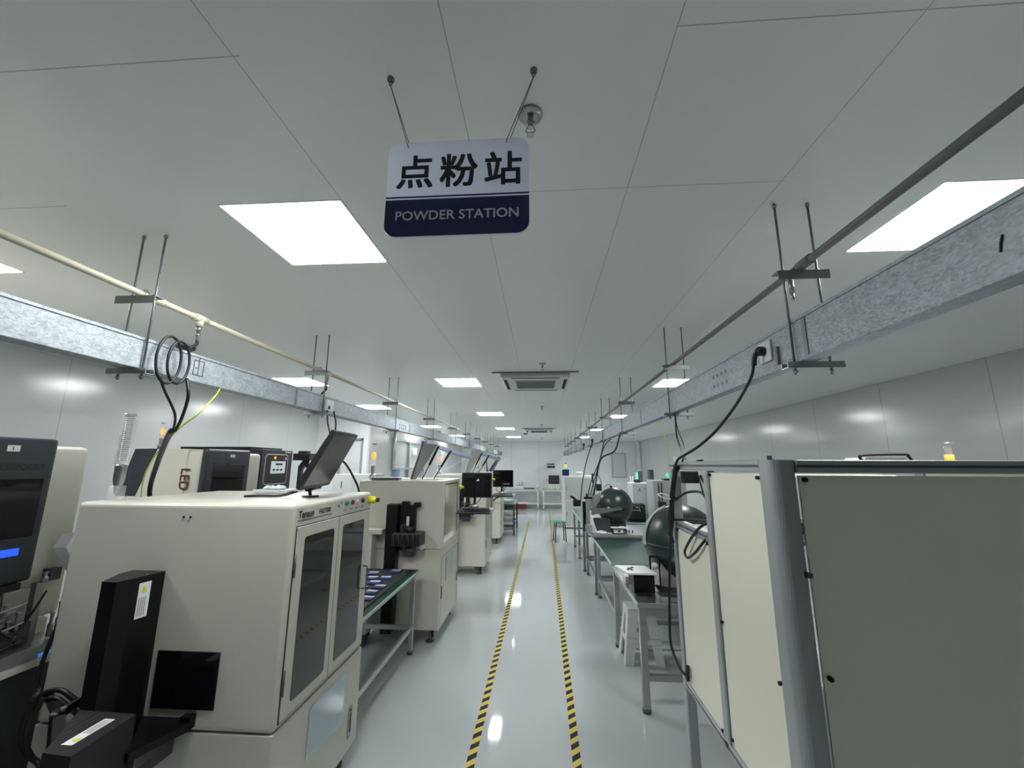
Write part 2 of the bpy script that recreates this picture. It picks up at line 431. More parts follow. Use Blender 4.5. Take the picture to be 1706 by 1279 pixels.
for x, y, l in ((-3.06, 3.25, 'dark round vent in ceiling above the left trunk cable loops'), (-.5, 13.4, 'small dark round detector at the far end of the ceiling'),
                (-3.15, 12.6, 'dark round detector in the far left ceiling')):
    f = MB(); f.lathe([(.07, 0), (.065, -.02), (.04, -.035), (0, -.035)], (x, y, ZC-.001)); tag(f.build('ceiling_detector', 'alu_dark'), l, 'detector')

# ------------------------------------------------------------ cable trunks, pipes, hangers
def trunk(xa, xb, za, zb, y0, label, face_x):
    t = T('cable_duct', label, 'cable duct', ((xa+xb)/2, y0, za), 'galvanised cable trunks')
    MB().box(xa, xb, y0, 17.6, za, zb, .002, seg=1).build('channel', 'galvanised', t)
    f = MB(); s_ = 1 if face_x == xb else -1
    MB().box(xa-.004, xb+.004, y0, 17.6, zb-.008, zb+.003).build('lid', 'galvanised', t)
    return t, s_
tl, _ = trunk(-1.735, -1.652, 2.134, 2.262, -5.9, 'galvanised steel cable trunk hanging along the left row', -1.652)
tr, _ = trunk(.915, .975, 2.112, 2.266, -5.9, 'galvanised steel cable trunk hanging along the right row', .915)
for xf, t, dx, ys in ((-1.651, tl, .0015, (.2, 2.65, 5.1, 7.55, 10, 12.4, 14.9)), (.9145, tr, -.0015, (-.9, 1.43, 3.85, 6.2, 8.6, 11, 13.4))):
    for y in ys:
        a, b_ = sorted((xf, xf+dx*2)); MB().box(a, b_, y, y+.02, 2.125, 2.255).build('joint', 'bracket_steel', t)
# pen marks and knock-out holes on the trunks
f = MB(); x = -1.6515
for y0, y1, z0, z1 in ((1.81, 1.87, 2.236, 2.239), (1.81, 1.87, 2.165, 2.168), (1.81, 1.813, 2.165, 2.239), (1.867, 1.87, 2.165, 2.239), (1.838, 1.841, 2.165, 2.252), (1.82, 1.835, 2.20, 2.203)):
    f.box(x, x+.001, y0, y1, z0, z1)
f.build('pen_mark', 'ink', tl)
f = MB()
for zz in (2.207, 2.17):
    for k in range(4): f.cyl((-1.6515, 4.75+k*.07, zz), (-1.650, 4.75+k*.07, zz), .014, seg=10)
f.build('knockout', 'ink_grey', tl)
f = MB()
for zz in (2.209, 2.158):
    for k in range(4): f.cyl((.9135, 2.07+k*.05, zz), (.9155, 2.07+k*.05, zz), .0095, seg=10)
f.build('knockout', 'ink_grey', tr)
f = MB(); f.tube([(.9135, .812, 2.20), (.9135, .818, 2.185), (.9135, .822, 2.168)], .0022, 6); f.build('pen_mark', 'ink', tr)

def pipe(x, z, r, material, y0, label, couplings):
    t = T('air_pipe', label, 'pipe', (x, y0, z))
    MB().tube([(x, y0, z), (x, 17.4, z)], r, 16, curve=False).build('pipe', material, t)
    for y in couplings:
        f = MB(); f.tube([(x, y-.035, z), (x, y+.035, z)], r*1.35, 16, curve=False); f.build('coupling', material, t)
    return t
pl_ = pipe(-1.70, 2.462, .0135, 'pipe_cream', -5.9, 'cream plastic air pipe above the left cable trunk', (1.62, 6.2, 10.9))
pr_ = pipe(.955, 2.468, .0135, 'pipe_grey', -5.9, 'grey metal air pipe above the right cable trunk', (1.45, 4.9, 9.5))
def tee(y, hose):
    f = MB(); f.tube([(-1.70, y-.04, 2.462), (-1.70, y+.04, 2.462)], .019, 16, curve=False); f.cyl((-1.70, y, 2.462), (-1.70, y, 2.42), .016)
    q = f.build('tee_fitting', 'pipe_cream', pl_)
    f = MB(); f.cyl((-1.70, y, 2.42), (-1.70, y, 2.395), .011); f.cyl((-1.70, y, 2.395), (-1.70, y, 2.35), .007); f.cyl((-1.70, y, 2.38), (-1.70, y, 2.372), .012, seg=6)
    f.build('valve', 'steel', q)
    f = MB(); f.tube([(-1.70, y, 2.35), (-1.70, y+.0, 2.33), (-1.715, y-.02, 2.30), (-1.725, y-.03, 2.268)], .007)
    tag(f.build('air_hose', 'cable_black'), hose, 'hose')
tee(1.86, 'short black air hose dropping from the nearest tee of the cream pipe')
tee(3.12, 'short black air hose at the second tee of the cream pipe')
f = MB(); f.cyl((.965, 1.56, 2.455), (.965, 1.56, 2.40), .009); f.cyl((.965, 1.56, 2.40), (.965, 1.56, 2.37), .006); f.build('valve', 'steel', pr_)

def hanger(xs, y, xlo, xhi, side, label, zu=2.448, zl=2.134):
    t = T('trunk_hanger', label, 'hanger', (sum(xs)/2, y, zl-.03), 'threaded rod hangers of the %s trunk' % side)
    for x in xs:
        f = MB(); f.cyl((x, y, zl-.045), (x, y, ZC-.002), .0042, seg=8); f.build('threaded_rod', 'rod_steel', t)
        for z in (ZC-.012, zu+.004, zu-.010, zl-.036): MB().cyl((x, y, z-.004), (x, y, z+.006), .008, seg=6).build('nut', 'steel', t)
    f = MB(); f.box(xlo, xhi, y-.022, y-.019, zu-.034, zu); f.box(xlo, xhi, y-.022, y+.024, zu-.003, zu)
    f.build('angle_bracket', 'bracket_steel', t)
    f = MB(); f.box(xs[0]-.035, xs[1]+.035, y-.02, y+.02, zl-.024, zl-.021); f.box(xs[0]-.035, xs[1]+.035, y-.02, y-.017, zl-.024, zl-.002)
    f.box(xs[0]-.035, xs[1]+.035, y+.017, y+.02, zl-.024, zl-.002)
    f.build('strut_channel', 'steel', t)
    f = MB(); f.tube([(sum(xs)/2-.024, y, zu), (sum(xs)/2-.024, y, zu+.015), (sum(xs)/2, y, zu+.033), (sum(xs)/2+.022, y, zu+.015), (sum(xs)/2+.022, y, zu)], .003, 6)
    f.build('pipe_clip', 'steel', t)
    return t
HY = (1.555, 2.99, 4.58, 6.24, 7.9, 9.5, 11.1, 12.7, 14.3, 15.9)
h0 = hanger((-1.745, -1.641), HY[0], -1.80, -1.62, 'left', 'nearest rod hanger holding the left trunk and cream pipe')
for i, y in enumerate(HY[1:]):
    dup(h0, (0, y-HY[0], 0), '%s rod hanger from the camera along the left trunk' % ORD[i+1])
h0 = hanger((.904, 1.026), 1.50, .875, 1.055, 'right', 'nearest rod hanger holding the right trunk and grey pipe', zl=2.112, zu=2.454)
for i, y in enumerate((2.965,)+(4.72,)+HY[3:]):
    dup(h0, (0, y-1.50, 0), '%s rod hanger from the camera along the right trunk' % ORD[i+1])

# ------------------------------------------------------------ hanging sign
def sign():
    Y = .885; x0, x1, z0, z1 = -.374, -.023, 2.285, 2.543
    t = T('hanging_sign', 'white and navy POWDER STATION sign hanging from the ceiling', 'sign', (-.198, Y, z0))
    def rr(xa, xb, za, zb, r, ct, cb):
        P = []
        for cx, cz, a0, on in ((xb-r, zb-r, 0, ct), (xa+r, zb-r, 90, ct), (xa+r, za+r, 180, cb), (xb-r, za+r, 270, cb)):
            if on: P += [(cx+r*math.cos(math.radians(a0+k*15)), cz+r*math.sin(math.radians(a0+k*15))) for k in range(7)]
            else: P.append((cx+(r if a0 in (0, 270) else -r), cz+(r if a0 in (0, 90) else -r)))
        return P
    zm = z0+.098
    f = MB(); f.prism([(x, Y, z) for x, z in rr(x0, x1, z0, z1, .03, 1, 1)], (0, .008, 0)); f.build('board', 'sign_acrylic', t)
    f = MB(); f.prism([(x, Y-.001, z) for x, z in rr(x0, x1, z0, zm-.0, .03, 0, 1)], (0, .0012, 0)); f.build('navy_band', 'sign_navy', t)
    MB().box(x0, x1, Y-.0012, Y+.0005, zm+.005, zm+.0085).build('navy_line', 'sign_navy', t)
    f = MB()
    for ch, xx in zip('点粉站', (-.352, -.243, -.134)):
        f.btext(ch, (xx, Y-.001, 2.422), (1, 0, 0), (0, 0, 1), .096, .019, .001)
    f.flat = True; f.build('chinese_lettering', 'ink', t)
    f = MB(); f.btext('POWDER STATION', (-.349, Y-.0015, 2.3265), (1, 0, 0), (0, 0, 1), .0345, .012, .001, squash=1.01); f.flat = True
    f.build('english_lettering', 'sign_letter', t)
    for xa, xb in ((-.383, -.326), (-.010, -.079)):
        f = MB(); f.cyl((xa, Y, ZC-.001), (xa, Y, ZC-.006), .009); f.tube([(xa, Y, ZC-.006), (xa+.004, Y, ZC-.014), (xa, Y, ZC-.022), (xa-.004, Y, ZC-.014), (xa, Y, ZC-.007)], .0014, 6)
        f.build('ceiling_hook', 'rod_steel', t)
        f = MB(); s_ = .003
        f.tube([(xa, Y-.001, ZC-.02), (xb, Y-.003, 2.532)], .0011, 6, curve=False)
        f.tube([(xa, Y+.002, ZC-.02), (xb+.004, Y+.009, 2.532)], .0011, 6, curve=False)
        f.tube([(xb, Y-.003, 2.532), (xb+.002, Y+.004, 2.527), (xb+.004, Y+.009, 2.532)], .0011, 6, curve=False)
        f.build('wire', 'rod_steel', t)
sign()

# ------------------------------------------------------------ near left dispensing machine
def m1():
    xl, xf, y0, y1, zt, zs = -2.25, -1.15, 1.93, 2.83, 1.565, .614
    t = T('dispensing_machine', 'nearest cream dispensing machine with tinted double doors and black feeder, left of the aisle', 'machine', ((xl+xf)/2, (y0+y1)/2, 0))
    MB().box(xl, xf, y0, y1, zs+.003, zt, .022, seg=4).build('upper_housing', 'cream_paint', t)
    MB().box(xl+.002, xf-.002, y0+.002, y1-.002, .10, zs, .004).build('lower_housing', 'cream_paint', t)
    MB().box(xl+.03, xf-.03, y0+.03, y1-.03, .085, .1).build('base_plate', 'alu_dark', t)
    for x in (xl+.1, xf-.08):
        for y in (y0+.1, y1-.08):
            f = MB(); f.cyl((x, y, 0), (x, y, .014), .035); f.cyl((x, y, .014), (x, y, .09), .009); f.build('levelling_foot', 'alu_dark', t)
    X = xf
    # door pair
    d = MB().box(X, X+.006, 1.963, 2.792, .645, 1.456, .001, seg=1).build('door_panel', 'cream_paint', t)
    f = MB()
    f.box(X, X+.003, 1.958, 2.797, 1.4565, 1.4605); f.box(X, X+.003, 1.958, 2.797, .6405, .6445)
    f.box(X, X+.003, 1.958, 1.9625, .645, 1.457); f.box(X, X+.003, 2.7925, 2.797, .645, 1.457); f.box(X+.0055, X+.0068, 2.3705, 2.3735, .646, 1.456)
    f.build('door_gap', 'ink', t)
    for ya, yb in ((2.03, 2.322), (2.424, 2.712)):
        r = .018; za, zb = .693, 1.404; P = []
        for cy, cz, a0 in ((yb-r, zb-r, 0), (ya+r, zb-r, 90), (ya+r, za+r, 180), (yb-r, za+r, 270)):
            P += [(X+.0062, cy+r*math.cos(math.radians(a0+k*30)), cz+r*math.sin(math.radians(a0+k*30))) for k in range(4)]
        MB().prism(P, (.0015, 0, 0)).build('door_window', 'tinted_glass', d)
    f = MB(); f.tube([(X+.006, 2.738, 1.115), (X+.034, 2.738, 1.112), (X+.036, 2.738, 1.10), (X+.036, 2.738, .995), (X+.034, 2.738, .983), (X+.006, 2.738, .98)], .0045, 8, curve=False)
    f.build('door_handle', 'alu_dark', d)
    for z0 in (1.235, .75):
        f = MB(); f.cyl((X+.008, 1.962, z0), (X+.008, 1.962, z0+.1), .0055, seg=8); f.build('hinge', 'alu_dark', d)
    f = MB(); f.prism([(X+.002, 2.226, .345), (X+.002, 2.226, .55), (X+.002, 2.25, .572), (X+.002, 2.607, .562), (X+.002, 2.607, .325), (X+.002, 2.58, .30)], (.002, 0, 0))
    f.build('clear_notice_sleeve', 'clear_sheet', t)
    f = MB(); f.box(X-.002, X+.004, 2.695, 2.732, .17, .335, .006); q = f.build('latch', 'steel', t)
    f = MB(); f.box(X+.002, X+.007, 2.705, 2.722, .20, .30, .003); f.cyl((X, 2.713, .315), (X+.008, 2.713, .315), .009); f.build('latch_lever', 'alu_dark', q)
    # head strip lettering, switches
    f = MB(); f.btext('Tensun', (X+.001, 1.966, 1.494), (0, 1, 0), (0, 0, 1), .050, .022, .001, squash=.92)
    f.btext('FAD7300', (X+.001, 2.150, 1.497), (0, 1, 0), (0, 0, 1), .035, .02, .001, squash=.88)
    f.box(X, X+.0015, 1.963, 2.29, 1.483, 1.4855); f.flat = True
    f.build('lettering', 'ink', t)
    f = MB()
    for y, z, s_ in ((2.352, 1.512, .013), (2.368, 1.503, .007), (2.385, 1.525, .010)): f.box(X, X+.0015, y, y+s_*1.3, z, z+s_)
    for y in (2.44, 2.52, 2.595, 2.675): f.box(X, X+.0015, y-.012, y+.016, 1.482, 1.489)
    f.build('printed_symbols', 'ink_grey', t)
    for y, mt, nm in ((2.452, 'button_green', 'green push button'), (2.53, 'red_plastic', 'dark red push button'), (2.60, 'cream_light', 'pale push button'), (2.675, 'black_plastic', 'black key switch')):
        f = MB(); f.cyl((X, y, 1.522), (X+.008, y, 1.522), .014); f.cyl((X+.008, y, 1.522), (X+.013, y, 1.522), .010)
        f.build('push_button', ['alu_dark', mt][0] if 0 else mt, t, nm)
    f = MB(); f.lathe([(.022, 0), (.024, .02), (.024, .035), (.017, .05), (.017, .055)], (X, 2.775, 1.518), (1, 0, 0)); q = f.build('emergency_stop', 'yellow_plastic', t, 'yellow emergency stop housing')
    f = MB(); f.lathe([(.010, .055), (.016, .062), (.015, .072), (0, .074)], (X, 2.775, 1.518), (1, 0, 0)); f.build('stop_knob', 'brown_text', q)
    # near face: window, vents, feeder
    Y = y0
    f = MB(); f.box(-1.714, -1.424, Y-.006, Y, .704, .93); f.build('inspection_window', 'dark_glass', t)
    f = MB()
    for x in (-1.69, -1.655): f.cyl((x, Y-.0075, 1.542-.04), (x, Y, 1.542-.04), .004, seg=8)
    f.build('screw', 'black_metal', t)
    fd = MB(); z0, zt_ = .70, 1.262
    z0 = .60; P = [(-1.842, 1.735), (-1.775, 1.735), (-1.757, 1.80), (-1.742, 1.90), (-1.742, 1.929), (-1.90, 1.929), (-1.90, 1.86)]
    fd.prism([(x, y, z0) for x, y in P], (0, 0, zt_-z0)); fd = fd.build('feeder_column', 'black_metal', t)
    # warning label standing on the angled cheek
    def lab(o, xd, yd, w_, h_, parent, tri_at):
        o = Vector(o); xd = Vector(xd).normalized(); yd = Vector(yd).normalized(); n = xd.cross(yd)
        f = MB(); f.prism([o, o+xd*w_, o+xd*w_+yd*h_, o+yd*h_], n*.001); q = f.build('warning_label', 'label_white', parent, 'white warning label')
        f = MB(); c = o+n*.0014
        a = tri_at
        tri = [(a[0], a[1]), (a[0]+a[2], a[1]), (a[0]+a[2]/2, a[1]+a[2]*.85)]
        f.prism([c+xd*u+yd*v for u, v in tri], n*.0006); f.build('warning_triangle', 'warn_yellow', q)
        f = MB(); 
        for k in range(4):
            u0 = w_*.12+k*w_*.17
            if h_ > w_: f.prism([c+xd*u0+yd*h_*.06, c+xd*(u0+w_*.06)+yd*h_*.06, c+xd*(u0+w_*.06)+yd*h_*.58, c+xd*u0+yd*h_*.58], n*.0004)
            else:
                v0 = h_*.15+k*h_*.18; f.prism([c+xd*w_*.42+yd*v0, c+xd*w_*.95+yd*v0, c+xd*w_*.95+yd*(v0+h_*.06), c+xd*w_*.42+yd*(v0+h_*.06)], n*.0004)
        f.build('label_print', 'ink_grey', q)
    dv = Vector((.015, .10, 0)).normalized()
    lab(Vector((-1.7568, 1.80, 1.09))+dv*.02, dv, (0, 0, 1), .05, .145, fd, (.006, .105, .03))
    f = MB(); f.cyl((-1.80, 1.80, zt_), (-1.80, 1.80, zt_+.002), .004, seg=6); f.cyl((-1.765, 1.86, zt_), (-1.765, 1.86, zt_+.002), .004, seg=6); f.build('screw', 'steel', fd)
    # sloping hopper in front of the column
    f = MB()
    top = [(-1.838, 1.733), (-1.587, 1.724), (-1.574, 1.484), (-1.689, 1.493), (-1.719, 1.549)]
    f.prism([(x, y, .790) for x, y in top], (0, 0, -.20)); hp = f.build('hopper', 'black_plastic', t)
    f = MB()
    for xa, ya, xb, yb in ((-1.853, 1.704, -1.847, 1.787), (-1.822, 1.662, -1.829, 1.787), (-1.79, 1.628, -1.80, 1.779), (-1.768, 1.60, -1.776, 1.77)):
        a = Vector((xa*.96, ya*.96, .7902)); b_ = Vector((xb*.96, yb*.96, .7902)); sd = (b_-a).normalized().cross(Vector((0, 0, 1)))*.0028
        f.prism([a-sd, b_-sd, b_+sd, a+sd], (0, 0, .0008))
    f.build('slot', 'hole_dark', hp)
    lab((-1.632, 1.534, .7905), (-.004, 1, 0), (-1, -.004, 0), .150, .041, hp, (.012, .006, .03))
    # right hand tray arm and bracket
    f = MB(); f.prism([(-1.745, 1.929, .67), (-1.50, 1.929, .67), (-1.50, 1.889, .67), (-1.57, 1.70, .67), (-1.64, 1.70, .67), (-1.66, 1.81, .67)], (0, 0, -.03)); f.box(-1.545, -1.50, 1.895, 1.929, .668, .69)
    f.build('tray_arm', 'black_metal', t)
    f = MB(); f.box(-1.64, -1.58, 1.82, 1.925, .54, .638, .004); f.box(-1.60, -1.56, 1.72, 1.80, .60, .638, .003)
    f.build('bracket', 'alu_dark', t)
    # side rail to the left of the column
    f = MB(); f.prism([(-1.91, 1.925, .80), (-1.905, 1.80, .80), (-1.945, 1.72, .765), (-1.985, 1.76, .765)], (0, 0, -.03)); f.build('side_rail', 'black_plastic', t)
    f = MB(); f.prism([(-1.965, 1.735, .765), (-1.93, 1.72, .765), (-1.80, 1.62, .70), (-1.80, 1.62, .55), (-1.90, 1.72, .55)], (.02, .03, 0)); f.build('side_wing', 'black_metal', t)
    f = MB(); f.prism([(-2.17, 1.87, .765), (-2.15, 1.87, .775), (-1.96, 1.77, .755), (-1.975, 1.76, .735)], (0, .02, 0)); f.build('brace', 'black_metal', t)
    f = MB(); f.box(-1.955, -1.93, 1.725, 1.74, .766, .772); f.cyl((-1.93, 1.755, .768), (-1.93, 1.755, .785), .009); f.cyl((-1.89, 1.80, .80), (-1.89, 1.80, .812), .009); f.build('bolt', 'steel', t)
    return t
m1()
f = MB()
f.tube([(-1.95, 1.88, .72), (-2.001, 1.86, .757), (-2.077, 1.86, .790), (-2.158, 1.86, .772), (-2.185, 1.86, .727), (-2.213, 1.86, .658), (-2.209, 1.86, .598), (-2.173, 1.86, .545), (-2.108, 1.86, .515), (-2.0, 1.80, .50)], .010)
f.tube([(-1.97, 1.86, .70), (-2.024, 1.84, .750), (-2.073, 1.84, .770), (-2.125, 1.84, .757), (-2.146, 1.84, .717), (-2.171, 1.84, .66), (-2.16, 1.84, .594), (-2.128, 1.84, .552), (-2.087, 1.84, .525), (-2.0, 1.78, .52)], .010)
tag(f.build('cable_loop', 'cable_black'), 'thick black cable loop hanging at lower left of the nearest dispensing machine', 'cable')
f = MB(); f.tube([(-2.23, 1.89, .735), (-2.286, 1.95, .735), (-2.304, 1.96, .78), (-2.304, 1.96, .84), (-2.29, 1.97, .95), (-2.275, 2.0, 1.1)], .009)
tag(f.build('air_hose', 'cable_black'), 'black hose running up the left edge of the nearest machine', 'hose')

# clear beacon standing on it
def beacon(x, y, z, h, r, lit, label, lean=0, base=.045):
    t = T('signal_tower', label, 'signal tower', (x, y, z))
    f = MB(); f.lathe([(base, 0), (base, .07*h/.46), (base*.3, .075*h/.46)], (x, y, z+.001)); f.build('base', 'clear_plastic' if not lit else 'steel', t)
    f = MB(); f.lathe([(r*.42, .07), (r*.4, .10), (r*.8, .22), (r*.86, .37), (r*.86, .40)] if 1 else 0, (x, y, z+.0), seg=20)
    for v in f.bm.verts: v.co.z = z+(v.co.z-z)*h/1.0*1.0+.0
    f.build('stem', 'steel', t)
    z1 = z+.40*h
    f = MB(); f.lathe([(r, 0), (r, .58*h), (r*.9, .6*h)], (x, y, z1)); f.build('lens_tube', 'clear_plastic', t)
    f = MB(); f.cyl((x, y, z+h-.012), (x, y, z+h), r*.95); f.build('cap', 'steel', t)
    if lit:
        f = MB(); f.sphere((x, y, z1+.25*h), r*.95, 16, sc=(1, 1, 1))
        for v in f.bm.verts: v.co.z = z1+.25*h+(v.co.z-z1-.25*h)*1.7
        f.build('lit_module', 'orange_glow', t)
    else:
        f = MB()
        for k in range(22): f.lathe([(r*.66, 0), (r*.66, .005)], (x, y, z1+.02+k*(.54*h/22)), seg=14)
        f.build('lens_ring', 'brushed_steel', t)
    return t
beacon(-2.195, 2.06, 1.5655, .445, .030, False, 'tall unlit clear signal tower on top of the nearest dispensing machine', base=.034)
# tray with crumpled wipes
t = T('parts_tray', 'pale grey tray holding crumpled white wipes on nearest machine top', 'tray', (-1.72, 2.66, 1.566))
f = MB(); f.box(-1.83, -1.60, 2.58, 2.74, 1.567, 1.588, .004); f.build('tray', 'baseboard', t)
f = MB()
for k in range(9): f.lathe([(.0, 0), (.028, .004), (.02, .016), (.004, .022+random.random()*.008)], (-1.77+random.random()*.11, 2.62+random.random()*.07, 1.588), seg=7)
tag(f.build('crumpled_wipe', 'paper'), 'crumpled white wipes lying in the grey tray on the nearest machine', 'wipe')

# monitor on the nearest machine
def tilted_monitor():
    a = Vector((-1.258, 2.137, 1.614)); b_ = Vector((-1.329, 2.577, 1.622))     # lower edge
    xd = (b_-a).normalized(); W = (b_-a).length
    up = Vector((.156, .02, .31)); up = (up-xd*up.dot(xd)); Hh = .345; yd = up.normalized(); n = xd.cross(yd)
    t = T('monitor', 'tilted black flat monitor on top of the nearest dispensing machine', 'monitor', ((a+b_)/2).to_tuple()[:2]+(1.566,))
    P = lambda u, v, w_: a+xd*u+yd*v+n*w_
    f = MB(); f.prism([P(0, 0, 0), P(W, 0, 0), P(W, Hh, 0), P(0, Hh, 0)], n*-.022); q = f.build('bezel', 'black_plastic', t)
    f = MB(); f.prism([P(.015, .02, .0005), P(W-.015, .02, .0005), P(W-.015, Hh-.015, .0005), P(.015, Hh-.015, .0005)], n*.001); f.build('screen', 'screen_off', q)
    f = MB(); f.prism([P(.03, .05, -.022), P(W-.03, .05, -.022), P(W-.05, Hh-.06, -.022), P(.05, Hh-.06, -.022)], n*-.018); f.build('rear_cover', 'black_plastic', t)
    f = MB(); c = P(W/2, .06, -.03); g_ = Vector((c.x-.02, c.y-.01, 1.5665))
    f.tube([c, (c+g_)/2+Vector((-.02, 0, 0)), g_], .009, 8); f.cyl(g_, g_+Vector((0, 0, .008)), .045, seg=20); f.cyl(P(W*.3, -.012, -.01), P(W*.75, -.012, -.01), .010)
    f.build('stand', 'black_metal', t)
tilted_monitor()
f = MB(); f.tube([(-1.34, 2.22, 1.60), (-1.44, 2.26, 1.578), (-1.58, 2.30, 1.574), (-1.66, 2.28, 1.571)], .007); f.tube([(-1.34, 2.25, 1.60), (-1.44, 2.30, 1.576), (-1.57, 2.33, 1.573), (-1.66, 2.29, 1.571)], .005)
tag(f.build('cable', 'cable_black'), 'short dark cable lying on top of the nearest machine beside monitor', 'cable')
f = MB(); f.tube([(-1.30, 2.60, 1.79), (-1.30, 2.72, 1.75), (-1.275, 2.80, 1.66), (-1.265, 2.88, 1.56), (-1.265, 2.90, 1.40)], .007)
tag(f.build('cable', 'cable_black'), 'black cable dropping behind the tilted monitor', 'cable')

# ------------------------------------------------------------ cables hanging from left trunk
f = MB()
for dy, sz in ((0, 1), (.05, .92)):
    P = []
    for k in range(13):
        a = k/12*2*PI; P.append((-1.62, 1.645+dy+math.sin(a)*.060*sz, 2.195+math.cos(a)*.105*sz))
    f.tube(P, .0055, 8)
tag(f.build('cable_loop', 'cable_black'), 'black cable coiled in loops over the left trunk by the nearest hanger', 'cable')
f = MB(); f.tube([(-1.628, 1.62, 2.12), (-1.63, 1.66, 2.06), (-1.66, 1.76, 1.97), (-1.72, 1.83, 1.90)], .0055); f.tube([(-1.62, 1.75, 2.132), (-1.60, 1.75, 2.05), (-1.66, 1.80, 1.96), (-1.72, 1.84, 1.90)], .007)
f.tube([(-1.72, 1.82, 1.90), (-1.86, 1.95, 1.87), (-2.18, 2.25, 1.756), (-2.445, 2.5, 1.60), (-2.47, 2.55, 1.45), (-2.45, 2.55, 1.1)], .013)
cb = T('cable_bundle', 'thick black cable bundle with yellow wire dropping from left trunk behind nearest machine', 'cable', (-1.72, 1.82, 1.6)); f.build('black_cable', 'cable_black', cb)
f = MB(); f.tube([(-1.66, 2.0, 2.132), (-1.62, 1.92, 2.07), (-1.64, 1.86, 1.98), (-1.76, 1.90, 1.915), (-2.0, 2.08, 1.84), (-2.22, 2.25, 1.756), (-2.50, 2.5, 1.60), (-2.50, 2.55, 1.2)], .0035)
f.build('earth_wire', 'cable_yellow', cb, 'thin yellow green wire')
f = MB(); f.tube([(-1.62, 3.02, 2.15), (-1.60, 3.0, 2.06), (-1.56, 2.98, 1.95), (-1.54, 2.95, 1.80)], .006); f.tube([(-1.61, 3.10, 2.15), (-1.56, 3.05, 2.05), (-1.54, 3.0, 1.95), (-1.535, 2.96, 1.82)], .006)
tag(f.build('cable', 'cable_black'), 'pair of black cables dropping behind the tilted monitor from trunk', 'cable')
t = T('outlet_box', 'pale socket box on left trunk above the tilted monitor', 'socket', (-1.645, 3.08, 2.15))
MB().box(-1.651, -1.632, 3.03, 3.13, 2.15, 2.235, .003).build('box', 'white_plastic', t)
f = MB(); f.box(-1.632, -1.625, 3.05, 3.075, 2.165, 2.19, .003); f.build('plug', 'black_plastic', t)

